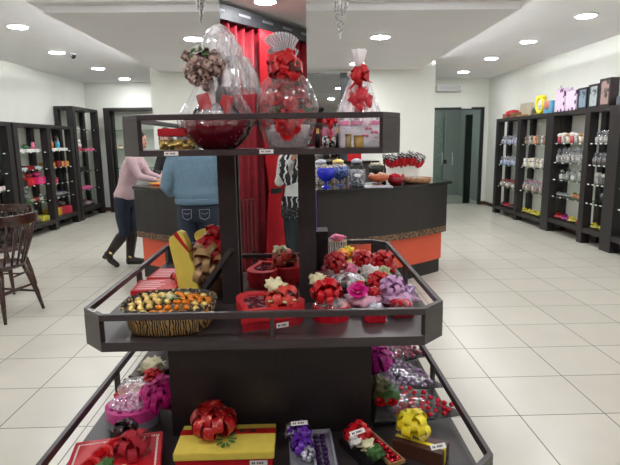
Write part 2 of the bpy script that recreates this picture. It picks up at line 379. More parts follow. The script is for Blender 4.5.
# ------------------------------------------------------------------ mirrored column
CX, CY0, CY1, HW = -.145, 2.41, 2.80, .192
col = MB().box(CX-HW+.006, CY0+.006, 0, CX+HW-.006, CY1-.006, ZC).build('column', M_WALL); col['kind'] = 'structure'
t = thing('column_mirror', 'tall mirror cladding the column above and behind the gift stand', 'mirror', (CX, CY0, 0))
MB().box(-HW, 0, 0, HW, .006, ZC).build('front_mirror', M_MIRROR, t)
MB().box(-HW, .006, 0, -HW+.006, CY1-CY0, ZC).build('side_mirror', M_MIRROR, t); MB().box(HW-.006, .006, 0, HW, CY1-CY0, ZC).build('side_mirror', M_MIRROR, t)
MB().box(-HW+.006, CY1-CY0-.006, 0, HW-.006, CY1-CY0, ZC).build('back_mirror', M_MIRROR, t)

# ------------------------------------------------------------------ display stand
SCX, SCY = -.145, 2.6
stand = thing('display_stand', 'dark wood three-tier gift display stand around the mirrored column', 'display stand', (SCX, SCY, 0))
def octo(hx, hy, c):
    return [(-hx+c, -hy), (hx-c, -hy), (hx, -hy+c), (hx, hy-c), (hx-c, hy), (-hx+c, hy), (-hx, hy-c), (-hx, -hy+c)]
def tray(name, hx, hy, c, zb, zf, r0, r1, hole=None, posts=True):
    p = octo(hx, hy, c); q = octo(hx-.022, hy-.022, c-.012)
    if hole:
        b = MB(); h = hole
        b.prism([(-hx+c, -hy), (hx-c, -hy), (hx, -hy+c), (hx, -h), (-hx, -h), (-hx, -hy+c)], zb, zf)
        b.prism([(-hx, h), (hx, h), (hx, hy-c), (hx-c, hy), (-hx+c, hy), (-hx, hy-c)], zb, zf)
        b.box(-hx, -h, zb, -h, h, zf); b.box(h, -h, zb, hx, h, zf)
    else: b = MB().prism(p, zb, zf)
    T = b.build(name, M_WOOD, stand)
    MB().ringprism(p, q, r0, r1).build('rail', M_WOOD, T, bev=.003)
    for k in (1, 3, 5, 7):
        a, bb, a2, b2 = p[k], p[(k+1) % 8], q[k], q[(k+1) % 8]
        MB().prism([a, bb, b2, a2], zf, r0).build('corner_panel', M_WOOD, T)
    if posts:
        for sx in (-1, 1): MB().box(sx*hx-(.022 if sx > 0 else 0), .04, zf, sx*hx+(.022 if sx < 0 else 0), .07, r0).build('rail_post', M_WOOD, T)
    return T
ZB, ZM, ZT = .14, .752, 1.478
tray('lower_tray', .885, .93, .12, .08, ZB, .262, .298, hole=None)
tray('middle_tray', .722, .722, .095, .715, ZM, .838, .864, hole=.2)
TT = tray('top_tray', .567, .55, .085, 1.455, ZT, 1.595, 1.618, hole=.2, posts=False)
MB().box(.025, -.72, ZM, .04, -.702, .838).build('front_rail_post', M_WOOD, stand)
MB().box(-.47, -.37, ZB, .47, .37, .715).build('base_cabinet', M_WOODM, stand)
MB().box(-.8, -.8, 0, .8, .8, .08).build('plinth', M_BLK, stand)
for sx in (-1, 1):
    for y in (-.245, .245): MB().box(sx*.222-(0 if sx < 0 else .08), y-.025, ZM, sx*.222+(.08 if sx < 0 else 0), y+.02, 1.455).build('post', M_WOODM, stand)
o = MB().box(-.31, .27, ZM, .31, .42, 1.0).build('rear_block', M_BLK, stand)
A = Vector((-.165, -.27, 1.02)); B = Vector((-.36, -.20, ZM)); dv = (A-B); Mx = Matrix.Translation((A+B)/2) @ dv.to_track_quat('Z', 'Y').to_matrix().to_4x4()
MB().box(-.033, -.012, -dv.length/2-.0, .033, .012, dv.length/2, Mx).build('diagonal_brace', M_WOOD, stand)
MB().box(-.85, .08, .20, -.47, .095, .215).build('lower_divider_bar', M_BLK, stand)

def price_tag(loc, label, w=.055, h=.016, rz=0, rx=0):
    t = thing('price_tag', label, 'price tag', loc, rz); t.rotation_euler = (rx, 0, rz)
    MB().box(-w/2, -.0008, 0, w/2, .0008, h).build('card', M_WHITE, t)
    b = MB(); x = -w*.38
    for k in range(7):
        ww = w*(.07 if k in (2, 4) else .1)
        if k != 2: b.box(x, -.0016, h*.3, x+ww*.7, -.0008, h*.7)
        x += ww+.0005
    b.build('print', M_TAGT, t)
    return t
price_tag((-.50, 2.046, 1.458), 'white price tag on the top tray edge under the red box')
price_tag((-.125, 2.046, 1.461), 'white price tag on the top tray edge under the tall wrapped rose basket')
t = price_tag((-.825, 1.935, .8655), 'small white price tag on the left corner of the middle tray rail', .05, .014); t.rotation_euler = (R(-90), 0, R(-45))

# ------------------------------------------------------------------ cellophane gifts on the top tray
def wrap(prof, seed, amp=.10, nf=13, seg=72, sx=1, sy=1):
    def fold(tt, z, j): return 1+amp*noise.noise(Vector((math.cos(tt)*nf*.35, math.sin(tt)*nf*.35, z*9+seed)))+.03*math.sin(nf*tt+seed)
    return MB().lathe(prof, seg=seg, caps=False, fold=fold, sx=sx, sy=sy)
# 1: bowl gift
g = thing('bowl_gift', 'dark red glass bowl gift in clear cellophane with brown plaid bow', 'gift basket', (-.36, 2.3, ZT))
MB().lathe([(.05, 0), (.06, .002), (.085, .02), (.125, .065), (.150, .125), (.145, .125), (.118, .068), (.075, .026), (.0, .012)], seg=36,
           fold=lambda t_, z, j: 1+.03*math.sin(12*t_)).build('bowl', cells('ruby_glass_painted_sparkle', '#c9717c', '#6a0f20', 34, .12, lo=.08, hi=.2), g, True)  # lighter dots in the colour imitate sparkle on the dark red glass
b = MB(); q = random.Random(3)
for k in range(16):
    a = q.uniform(0, 6.28); r = q.uniform(0, .09); b.ball((r*math.cos(a), r*math.sin(a), .12+q.uniform(0, .05)), (.03, .026, .03), 2)
b.build('chocolates', mat('mixed_foil', '#2a2326', .2, .5, col2='#a9a6ab', scale=26, lo=.45, hi=.6), g, True)
MB().cbox((-.03, -.05, .175), (.05, .03, .12), rz=.3, ry=-.25, bev=.003).cbox((.05, -.03, .18), (.05, .03, .10), rz=-.3, ry=.35, bev=.003).build('chocolate_bar', M_REDP, g)
MB().cbox((-.01, -.02, .17), (.035, .035, .16), bev=.003).cbox((.0, -.085, .15), (.09, .02, .022), bev=.003).build('treat_box', M_WHITE, g)
MB().lathe([(.03, 0), (.032, .1), (.014, .14), (.013, .19)], (.03, 0, .13), 16).build('bottle', M_BLK, g, True)
wrap([(.150, .098), (.160, .122), (.142, .165), (.105, .235), (.065, .30), (.033, .345)], 1, .13).build('cellophane', M_CELLO, g, True)
b = MB(); b.lathe([(.035, .345), (.055, .38), (.075, .43), (.07, .47), (.035, .51), (.01, .525)], (.03, 0, 0), 48, caps=False, fold=lambda t_, z, j: 1+.32*noise.noise(Vector((math.cos(t_)*2.2, math.sin(t_)*2.2, z*7))))
b.lathe([(.03, .33), (.06, .33), (.085, .27), (.10, .20)], (.085, .02, .06), 36, caps=False, fold=lambda t_, z, j: 1+.25*noise.noise(Vector((math.cos(t_)*2.2, math.sin(t_)*2.2, z*7+4))))
b.build('cellophane_plume', M_CELLOF, g, True)
MB().bow((-.03, -.05, .345), .094, 15, .034, 5, -.5, 1, (-.3, -1, .25)).build('plaid_bow', M_PLAID, g)
MB().rose((-.045, -.10, .40), .028, 2, (-.2, -.6, .8)).build('white_rose', M_WHITE, g, True)
b = MB()
for k in range(5): a = k*1.2; b.ball((-.04+.03*math.cos(a), -.115, .385+.022*math.sin(a)), (.016, .004, .007), 1, Matrix.Rotation(a, 4, 'Y'))
b.build('leaf', M_GREEN, g)
b = MB(); b.ball((.045, -.02, .345), (.03, .026, .032), 3); b.ball((.045, -.045, .34), .012, 2); b.ball((.025, -.015, .373), .011, 2).ball((.065, -.015, .373), .011, 2)
b.build('teddy_head', M_PLUSHB, g, True)
MB().ball((.02, -.05, .365), (.028, .02, .016), 2).build('cotton_tuft', M_PLUSHW, g, True)
# 2: rose basket gift
g = thing('rose_basket_gift', 'tall oval cellophane gift of red roses with red bow and white pleated top', 'gift basket', (-.045, 2.28, ZT))
MB().lathe([(.07, 0), (.08, .005), (.095, .07), (.10, .10), (.094, .10), (.0, .09)], seg=32, sx=1, sy=.8).build('basket', mat('pale_wicker', '#cfc4c2', .6, var=.25, scale=70, bump=.5), g, True)
q = random.Random(11)
for k in range(26):
    a = k*2.4; r = .02+.075*math.sqrt((k % 13)/13); z = .11+.15*(1-(r/.10)**2)*(k/26)+.05*(k//13)+q.uniform(-.01, .03)
    MB().rose((r*math.cos(a), r*math.sin(a)*.8, z), .03, k, (r*math.cos(a)*8, r*math.sin(a)*8-.6, .6)).build('rose', M_RED if k % 3 else M_CRIM, g, True)
for k, (x, z) in enumerate(((.0, .06), (-.02, .09), (.03, .085))): MB().rose((x, -.085, z), .028, k+30, (0, -1, .2)).build('rose', M_RED, g, True)
b = MB()
for k in range(14): a = k*2.1; b.ball((.09*math.cos(a), .07*math.sin(a), .13+.012*(k % 4)), (.02, .008, .012), 1, Matrix.Rotation(a, 4, 'Z'))
b.build('leaf', M_GREEN, g)
MB().lathe([(.018, 0), (.02, .12), (.008, .16), (.008, .2)], (.05, .0, .12), 14).build('bottle', mat('dark_bottle', '#1a1d16', .15), g, True)
MB().lathe([(.009, .0), (.009, .04)], (.052, -.0, .32), 12).build('bottle_foil', M_GOLD, g)
wrap([(.075, 0), (.10, .03), (.122, .10), (.132, .17), (.125, .23), (.10, .28), (.06, .32), (.028, .342)], 7, .07, sy=.85).build('cellophane', M_CELLOE, g, True)
MB().bow((0, -.03, .335), .080, 17, .034, 9, -.35, 1, (0, -1, .3)).build('red_bow', M_RED, g)
MB().bow((.03, -.075, .33), .035, 8, .016, 3, 0, 1, (0, -1, 0)).build('leaf_bow', mat('dark_green_red_ribbon', '#23331f', .5, col2='#7a1c1c', scale=50), g)
b = MB(); n = 13
pts = []
for k in range(n*2+1):
    a = R(-42+84*k/(n*2)); r0 = .02; zz = .012*(1 if k % 2 else -1)
    pts.append((Vector((math.sin(a)*r0, zz*.3, .36+math.cos(a)*r0)), Vector((-.02+math.sin(a)*.115, zz, .36+math.cos(a)*.128))))
for (a0, a1), (b0, b1) in zip(pts, pts[1:]): b.bm.faces.new([b.bm.verts.new(v) for v in (a0, b0, b1, a1)])
b.build('pleated_fan', mat('pleated_film', '#f0f0f3', .25, var=.08, tr=.08), g)
# 3: white cone gift
g = thing('white_cone_gift', 'white cone-shaped cellophane gift with red bow on white patterned box', 'gift basket', (.268, 2.28, ZT))
MB().box(-.088, -.06, 0, .092, .06, .115, bev=.003).build('box', cells('white_butterfly_print', '#d8d4de', '#e9e8ee', 70), g)
MB().box(-.091, -.063, .095, .095, .063, .112).build('ribbon_band', mat('pink_lace', '#e58fb2', .6, var=.2, scale=60), g)
b = MB()
for k, (x, z) in enumerate(((.035, .075), (.06, .06), (.02, .045))):
    for sx in (-1, 1): b.ball((x+sx*.008, -.0615, z+.004), (.009, .002, .006), 2, Matrix.Rotation(sx*.5, 4, 'Y'))
b.build('butterfly_print', M_PINK, g)
wrap([(.095, .09), (.10, .12), (.095, .16), (.07, .22), (.045, .28), (.02, .325), (.012, .34)], 13, .09, 9, sy=.75).build('cellophane', M_CELLOF, g, True)
MB().lathe([(.012, .335), (.018, .36), (.03, .41), (.028, .412), (.0, .36)], seg=24, fold=lambda t_, z, j: 1+.25*math.sin(6*t_)).build('cellophane_plume', mat('white_film', '#f1f1f3', .3, var=.03), g, True)
b = MB(); b.bow((.0, -.03, .30), .05, 10, .024, 4, .1, 1, (0, -1, .3)); b.strip([(0, -.04, .3), (-.02, -.05, .27), (-.045, -.05, .245)], (1, 0, .3), .022); b.strip([(.01, -.04, .3), (.03, -.05, .28), (.045, -.05, .27)], (1, 0, -.3), .022)
b.build('red_bow', M_RED, g)
MB().puff((0, -.035, .20), .045, .35, 5, 3, 3, 1.2).build('red_filling', mat('red_filling', '#c8303c', .5, var=.3, scale=50), g, True)
MB().ball((-.03, .0, .31), (.022, .02, .016), 2).build('cotton_tuft', M_PLUSHW, g, True)
def jar(loc, m, label, r=.016, h=.045):
    t = thing('candle_jar', label, 'candle', loc); MB().lathe([(r*.9, 0), (r, .004), (r, h)], seg=18).build('glass_jar', m, t, True); MB().lathe([(r*1.05, h), (r*1.05, h+.006), (0, h+.006)], seg=18).build('lid', M_KRAFT, t)
jar((.207, 2.12, ZT), mat('olive_wax', '#8c7c4e', .4), 'small olive candle jar in front of the white patterned box', .0125, .05)
jar((.25, 2.125, ZT), mat('gold_wax', '#b08c48', .35), 'wider gold candle jar right of the olive one', .021, .044)
# pink wrapped heart treat
g = thing('pink_wrapped_treat', 'small clear bag of pink sweets with a red bow between the big gifts', 'gift', (.132, 2.2, ZT))
MB().lathe([(.024, 0), (.028, .01), (.03, .04), (.022, .05)], seg=20).build('printed_cup', mat('black_white_print', '#dcdcdc', .4, col2='#1c1c1e', scale=90, lo=.5, hi=.52), g, True)
b = MB()
for k in range(7): b.ball((.016*math.cos(k*.9), .016*math.sin(k*.9), .058+.012*(k % 2)), .014, 2)
b.build('sweets', M_PINK, g, True); wrap([(.03, .045), (.036, .07), (.02, .10), (.008, .115)], 4, .1, 8, 32).build('cellophane', M_CELLO, g, True)
b = MB().bow((0, -.012, .108), .034, 7, .018, 2, 0, 1, (0, -1, .3)); b.strip([(0, -.03, .1), (.008, -.036, .06), (.004, -.036, .03)], (1, 0, 0), .008); b.build('red_bow', M_RED, g)
for x, lb in ((.088, 'small bottle with a gold cap beside the pink sweets, left one'), (.175, 'small bottle with a gold cap between pink sweets and white box')):
    g = thing('small_bottle', lb, 'bottle', (x, 2.3, ZT)); MB().lathe([(.012, 0), (.013, .05), (.006, .062)], seg=14).build('body', M_BLK, g, True); MB().lathe([(.007, .062), (.007, .085), (0, .086)], seg=14).build('cap', M_GOLD, g)
# red box with gold sweets at the left end
g = thing('red_lidded_box', 'red lidded box with gold wrapped sweets left of the wrapped bowl', 'gift box', (-.56, 2.42, ZT))
MB().box(-.07, -.05, 0, .09, .05, .045).build('box', mat('gold_green_sweets', '#3d4427', .4, .2, col2='#c9a861', scale=45, lo=.42, hi=.55), g)
MB().box(-.075, -.055, .06, .095, .055, .095, bev=.003).build('lid', M_REDP, g); MB().box(-.068, -.048, .045, .088, .048, .06).build('clear_band', M_CELLO, g)
b = MB(); q = random.Random(1)
for k in range(12): b.ball((-.06+.013*k, -.055, .02+q.uniform(-.006, .012)), .010, 2)
b.build('sweets', M_GOLD, g, True)

# ------------------------------------------------------------------ middle tray gifts
def heart(n=44, s=1):
    out = []
    for k in range(n):
        t_ = 2*PI*k/n; out.append((s*.0625*16*math.sin(t_)**3, s*.0625*(13*math.cos(t_)-5*math.cos(2*t_)-2*math.cos(3*t_)-math.cos(4*t_)+2.5)))
    return out
def scaled(p, s): return [(x*s, y*s) for x, y in p]
def heart_box(loc, rz, label):
    g = thing('heart_box', label, 'gift box', loc, rz); H = heart(s=.162)
    MB().prism(scaled(H, .96), 0, .065).build('box', M_CRIM, g); MB().ringprism(H, scaled(H, .72), .035, .088).build('lid', M_REDP, g, bev=.003)
    MB().prism(scaled(H, .72), .06, .078).build('window', mat('dark_glossy_chocolates', '#2b1216', .12, col2='#8f6a6f', scale=30, lo=.5, hi=.6), g)
    return g
g = heart_box((-.165, 2.075, ZM), R(-30), 'red heart-shaped box with window and peach flower bow, front of middle tray')
MB().bow((.07, .035, .10), .078, 15, .034, 3, -.1, 1, (0, -.5, 1)).build('peach_flower', mat('coral_ribbon', '#cf3f35', .45, var=.2), g)
MB().puff((.06, .02, .16), .036, .5, 8, 3, 5).build('cream_flower', M_CREAM, g, True)
b = MB()
for k in range(6): a = k*1.1; b.ball((.08+.05*math.cos(a), .03+.05*math.sin(a), .11), (.024, .012, .004), 2, Matrix.Rotation(a, 4, 'Z'))
b.build('leaf', M_LGREEN, g, True)
price_tag((-.075, 1.965, ZM+.016), 'white price tag stuck on the front of the red heart box', .052, .02, R(22))
# chocolate tray: zebra basket
zc = (-.545, 2.065, ZM)
g = thing('animal_print_basket', 'low zebra-print basket of gold chocolates at left of middle tray', 'basket', zc)
M_ZEB = mat('gold_zebra_print', '#17110e', .5, col2='#b8985f', scale=26, wave=12, lo=.48, hi=.58, stretch=(1.2, 1.2, .5))
rim = lambda t_, z, j: (1/max(abs(math.cos(t_)), abs(math.sin(t_)), .001))**.3*(1+.02*math.sin(16*t_))
MB().lathe([(.155, 0), (.165, .01), (.18, .08), (.187, .10), (.177, .10), (.168, .075), (.0, .07)], seg=72, sx=1, sy=.88, fold=rim).build('basket', M_ZEB, g, True)
MB().lathe([(.178, .092), (.193, .104), (.184, .112), (.174, .10)], seg=72, caps=False, sx=1, sy=.88, fold=lambda t_, z, j: rim(t_, z, j)*(1+.03*math.sin(40*t_))).build('ruffle_rim', cells('leopard_trim', '#b99a64', '#17110c', 50, lo=.28, hi=.36), g)
MB().lathe([(.15, .02), (.16, .03), (.16, .034), (.15, .036)], seg=48, caps=False, sx=1.03, sy=.86, fold=rim).build('ribbon', M_BLK, g)
ch = None; q = random.Random(5); n = 0
for i in range(9):
    for j in range(6):
        x = -.15+i*.037+(j % 2)*.012; y = -.125+j*.046
        if abs(x) > .165 or (abs(x) > .13 and abs(y) > .11): continue
        orange = x > .03-.4*(y+.03) and x > -.06 and q.random() < .85 or (x > -.05 and y < -.06 and x < .08)
        if ch is None:
            ch = thing('foil_chocolate', 'round gold foil chocolate in dark paper cup in the zebra-print basket', 'chocolate', (0, 0, 0), 0, 'gold chocolates in the zebra basket')
            MB().ball((0, 0, .016), (.0145, .0145, .0145), 2).build('foil_ball', M_GOLD, ch, True)
            MB().lathe([(.011, 0), (.017, .012), (.0165, .012), (.0, .002)], seg=20, fold=lambda t_, z, jj: 1+.08*math.sin(10*t_)).build('paper_cup', M_CHOC, ch)
            ch2 = thing('orange_foil_chocolate', 'orange foil wrapped chocolate with twisted ends in the zebra-print basket', 'chocolate', (0, 0, 0), 0, 'orange chocolates in the zebra basket')
            MB().ball((0, 0, .014), (.018, .012, .012), 2).build('candy', M_OFOIL, ch2, True)
            MB().lathe([(.003, 0), (.011, .014)], seg=12, caps=False, fold=lambda t_, z, jj: 1+.2*math.sin(6*t_)).build('twist', M_OFOIL, ch2)
            u1 = u2 = False
        loc = (zc[0]+x, zc[1]+y, ZM+.077+.018*max(0, 1-(x*x+y*y)/.02)+q.uniform(0, .005)); rz = q.uniform(0, 6)
        if orange:
            if not u2: ch2.location = loc; u2 = True
            else: dup(ch2, loc, rz)
        else:
            if not u1: ch.location = loc; u1 = True
            else: dup(ch, loc, rz)
t = thing('leaf_sprig', 'small green and cream sprig in the middle of the zebra-print basket', 'decoration', (zc[0]+.0, zc[1]-.0, ZM+.11))
b = MB()
for k in range(9): a = k*.7; b.ball((.03*math.cos(a), .03*math.sin(a), .006+.004*(k % 3)), (.02, .008, .003), 1, Matrix.Rotation(a, 4, 'Z'))
b.build('leaf', M_GREEN, t); MB().puff((0, 0, .012), .016, .5, 2, 2, 4).build('blossom', M_CREAM, t, True)
# two flat red boxes behind
for k, (x, y, z, rz, lb) in enumerate(((-.73, 2.50, ZM, .08, 'flat red printed box, lower one behind the zebra-print basket'), (-.71, 2.73, ZM, -.05, 'flat red printed box farther back by the left rail'))):
    g = thing('flat_red_box', lb, 'gift box', (x, y, z), rz)
    MB().box(-.095, -.1, 0, .11, .1, .05, bev=.003).build('box', M_CRIM, g); MB().box(-.098, -.103, .035, .113, .103, .058, bev=.002).build('lid', M_REDP, g)
    b = MB()
    for kk in range(5): b.box(-.08+.0, -.08+kk*.034, .0583, .02+.015*(kk % 3), -.068+kk*.034, .0592)
    b.build('white_print', mat('pale_pink_print', '#e9b9bc', .5), g)
g = thing('red_tulle_bow', 'glossy red ribbon bow lying beside the flat red boxes', 'bow', (-.60, 2.56, ZM)); MB().bow((0, 0, .055), .07, 16, .03, 21, -.2).build('loops', M_RED, g); MB().ball((0, 0, .03), (.022, .022, .03), 2).build('knot', M_CRIM, g, True)
# yellow slanted box lid with brown bow
g = thing('yellow_slant_box', 'upright pale yellow box with red ribbon leaning beside brown bows', 'gift box', (-.56, 2.50, ZM), R(-8)); g.scale = (.95, 1, 1.26)
prof = [(-.048, 0), (.055, 0), (.06, .05), (.045, .11), (.022, .16), (.008, .22), (-.01, .255), (-.035, .262), (-.088, .232), (-.084, .20), (-.062, .11)]
mt = Matrix.Rotation(PI/2, 4, 'X')
MB().prism(prof, -.03, .03, mt).build('box', M_YEL, g, bev=.006)
MB().prism([(-.06, .249), (-.04, .261), (.012, .20), (.018, .178)], -.031, .031, mt).build('red_ribbon', M_RED, g)
g = thing('brown_bow_basket', 'heap of gold-brown ribbon bows and red foil sweets beside the yellow box', 'gift basket', (-.455, 2.58, ZM)); g.scale = (1.12, 1.05, 1.12)
MB().lathe([(.07, 0), (.085, .01), (.10, .09), (.095, .10), (.0, .09)], seg=28).build('basket', M_PLUSHB, g, True)
MB().bow((0, -.03, .13), .11, 18, .032, 31, -.3, 1, (0, -.7, .6)).build('brown_bow', M_KRAFT, g)
MB().bow((.02, .0, .205), .095, 18, .03, 33, -.1, 1, (0, -.5, 1)).build('red_bow', M_RED, g)
MB().bow((-.02, -.06, .10), .06, 12, .026, 34, -.4, 1, (-.3, -1, .2)).build('dark_brown_bow', mat('chocolate_ribbon', '#4c3226', .5, col2='#9a7b5e', scale=40), g)
b = MB(); q = random.Random(2)
for k in range(12): a = q.uniform(0, 6.28); b.ball((.06*math.cos(a), .05*math.sin(a), .2+q.uniform(0, .035)), .016, 2)
b.build('red_foil_sweets', M_RFOIL, g, True)
o = MB().lathe([(.045, 0), (.05, .004), (.05, .015), (.0, .016)], seg=28).build('yellow_lid', M_YEL, g, loc=(-.03, .04, .245)); o.rotation_euler = (R(25), 0, 0)
# right half of the middle tray
def flower_gift(loc, rz, name, label, box, fl, cat='gift', extra=None):
    """box = (kind,w,d,h,mat), fl = list of (kind,dx,dy,dz,r,mat,partname)"""
    if loc[2] == ZM: loc = (loc[0]*.96, loc[1]*.96, ZM)
    g = thing(name, label, cat, loc, rz); kind, w, d_, h, m = box
    if kind == 'round':
        MB().lathe([(w*.5, 0), (w*.5, h*.55)], seg=36, sy=d_/w).build('box', m, g); MB().lathe([(w*.52, h*.5), (w*.52, h), (0, h)], seg=36, sy=d_/w).build('lid', m, g, bev=.002)
    elif kind == 'box': MB().box(-w/2, -d_/2, 0, w/2, d_/2, h, bev=.003).build('box', m, g)
    elif kind == 'puff': MB().puff((0, 0, h*.5), w*.5, .25, int(w*1000) % 17, 3, 2.5, h/w).build('tulle_wrap', m, g, True)
    for i, (k, dx, dy, dz, r, fm, pn) in enumerate(fl):
        b = MB()
        if k == 'rose': b.rose((dx, dy, dz), r, i+int(dx*99), (0, -.5, 1))
        elif k == 'puff': b.puff((dx, dy, dz), r, .5, i+int(abs(dx)*77), 3, 4)
        elif k == 'bow': b.bow((dx, dy, dz), r, 15, r*.42, i+int(abs(dy)*55), -.3, 1, (0, -.6, 1))
        elif k == 'balls':
            q = random.Random(i+3)
            for _ in range(14): b.ball((dx+q.uniform(-r, r), dy+q.uniform(-r, r)*.7, dz+q.uniform(0, r*.3)), .013, 2)
        elif k == 'leaf':
            for j in range(6): a = j*1.05; b.ball((dx+r*math.cos(a), dy+r*math.sin(a), dz), (r*.5, r*.22, .004), 1, Matrix.Rotation(a, 4, 'Z'))
        elif k == 'cello': b.ball((dx, dy, dz), (r, r*.8, r*.45), 3)
        elif k == 'band': b.box(-w/2-.001, -d_/2-.001, dz, w/2+.001, d_/2+.001, dz+r)
        b.build(pn, fm, g, k in ('puff', 'rose', 'balls', 'cello', 'bow'))
    return g
P = lambda px, py: at(px, py, ZM)
flower_gift((.135, 2.19, ZM), 0, 'round_red_box', 'round shiny red box with big red bow and cream flower, right front of middle tray', ('round', .155, .13, .062, M_RFOIL),
            [('balls', .0, .0, .062, .045, M_CHOC, 'chocolates'), ('bow', -.02, .02, .115, .07, M_RED, 'red_bow'), ('puff', -.055, .06, .16, .034, M_CREAM, 'cream_flower'), ('cello', 0, 0, .06, .078, M_CELLO, 'cellophane')])
flower_gift((.325, 2.16, ZM), 0, 'small_red_white_box', 'small red foil box with clear white top, just behind the front rail', ('box', .088, .08, .04, M_RFOIL),
            [('puff', 0, 0, .05, .03, M_SILV, 'white_filling'), ('cello', 0, 0, .045, .05, M_CELLO, 'cellophane')])
flower_gift((.458, 2.22, ZM), .1, 'small_dark_red_box', 'small dark red box by the right end of the front rail', ('box', .085, .09, .045, M_DRED),
            [('balls', 0, 0, .05, .035, M_RFOIL, 'red_chocolates'), ('cello', 0, 0, .05, .05, M_CELLO, 'cellophane')])
flower_gift((.30, 2.34, ZM), 0, 'magenta_rose_gift', 'pink tulle parcel with a magenta rose in front of the silver wrapped one', ('puff', .16, .14, .07, mat('pale_pink_net', '#dca6bb', .5, var=.15)),
            [('rose', -.03, -.03, .085, .045, M_MAG, 'magenta_rose'), ('puff', .05, .0, .07, .028, M_REDP, 'red_puff')])
flower_gift((.47, 2.36, ZM), 0, 'lilac_bow_gift', 'lilac dotted parcel with a pale lilac bow near the right rail', ('puff', .17, .14, .075, cells('lilac_dots', '#8e5f92', '#cfaacb', 90)),
            [('bow', -.03, -.01, .085, .06, M_LIL, 'lilac_bow'), ('puff', .05, .01, .06, .035, M_LFOIL, 'foil_puff')])
flower_gift((.25, 2.62, ZM), 0, 'silver_wrapped_gift', 'dark box under crinkled silver cellophane in the middle of the right side', ('box', .15, .12, .05, M_BLK),
            [('cello', 0, 0, .055, .09, M_CELLOS, 'cellophane')])
flower_gift((.30, 2.50, ZM), .2, 'small_red_ribbon_box', 'little bright red box between the silver parcel and the magenta rose', ('box', .08, .07, .05, M_RED), [('bow', .0, .0, .055, .03, M_RED, 'bow')])
flower_gift((.42, 2.52, ZM), 0, 'red_bow_gift', 'red box with red rosettes behind the lilac bow parcel', ('box', .13, .09, .045, M_REDP), [('bow', -.02, 0, .07, .055, M_RED, 'bow'), ('bow', .065, .01, .05, .035, M_CRIM, 'small_bow')])
flower_gift((.41, 2.72, ZM), 0, 'green_white_flower_gift', 'parcel topped with pale green and white flowers on the right side', ('puff', .17, .15, .06, M_LGREEN),
            [('puff', -.03, -.01, .075, .045, M_WHITE, 'white_flower'), ('puff', .045, .0, .065, .04, M_LGREEN, 'green_flower'), ('puff', -.055, .02, .06, .03, M_GREEN, 'leaf')])
flower_gift((.235, 2.91, ZM), 0, 'pink_tulle_gift', 'round parcel wrapped in soft pink tulle behind the silver one', ('puff', .19, .15, .09, M_PINK), [('puff', -.05, -.01, .06, .03, M_PINK, 'gather')])
flower_gift((.37, 2.93, ZM), 0, 'red_rosette_gift', 'red box with a crumpled red rosette behind the green flowers', ('box', .13, .11, .05, M_CRIM), [('bow', 0, 0, .085, .062, M_RED, 'rosette')])
flower_gift((.50, 3.0, ZM), 0, 'glossy_red_bow_gift', 'low glossy red parcel with folded ribbons by the right rail', ('puff', .16, .14, .07, M_REDP), [('bow', 0, 0, .06, .07, M_RED, 'bow')])
flower_gift((.31, 3.13, ZM), 0, 'orange_flower_gift', 'parcel with an orange and yellow flower bunch at the back right', ('puff', .15, .13, .06, M_YEL),
            [('puff', -.04, 0, .08, .045, M_ORA, 'orange_flower'), ('puff', .05, 0, .07, .04, M_PEACH, 'peach_flower'), ('puff', .0, .03, .10, .03, M_YELR, 'yellow_flower')])
flower_gift((.155, 2.74, ZM), 0, 'dark_red_bow_gift', 'dark red box with a big red flower bow beside the column', ('box', .17, .14, .065, M_DRED),
            [('bow', .04, .0, .115, .065, mat('deep_red_bow', '#b81c20', .4, var=.25), 'flower_bow'), ('leaf', .05, 0, .1, .04, M_GREEN, 'leaf')])
g = thing('zebra_gift_bag', 'small black and white zebra-print gift bag with pink tissue at back', 'gift bag', (.238, 3.14, ZM))
MB().prism([(-.055, -.03), (.055, -.03), (.055, .03), (-.055, .03)], 0, .155).build('bag', mat('zebra_print', '#121212', .5, col2='#dedee0', scale=22, wave=8, lo=.45, hi=.55, stretch=(1.4, 1.4, .5)), g)
MB().puff((0, 0, .16), .045, .3, 4, 3, 3, .5).build('pink_tissue', M_PINK, g, True); MB().box(-.056, -.031, .14, .056, .031, .155).build('white_band', M_WHITE, g)
g = tag(MB().lathe([(.012, 0), (.012, .235), (0, .24)], seg=14).build('purple_ribbon_roll', M_PURP, loc=(.09, 2.93, 1.0)), 'thin upright purple ribbon strip beside the right stand post', 'ribbon')
g = thing('red_round_box', 'red round box on the block left of the column', 'gift box', (-.40, 2.93, 1.0)); MB().ball((0, 0, .045), (.045, .045, .045), 3).build('ball', M_REDP, g, True); MB().lathe([(.02, .0), (.025, .006)], seg=16).build('base', M_WHITE, g)

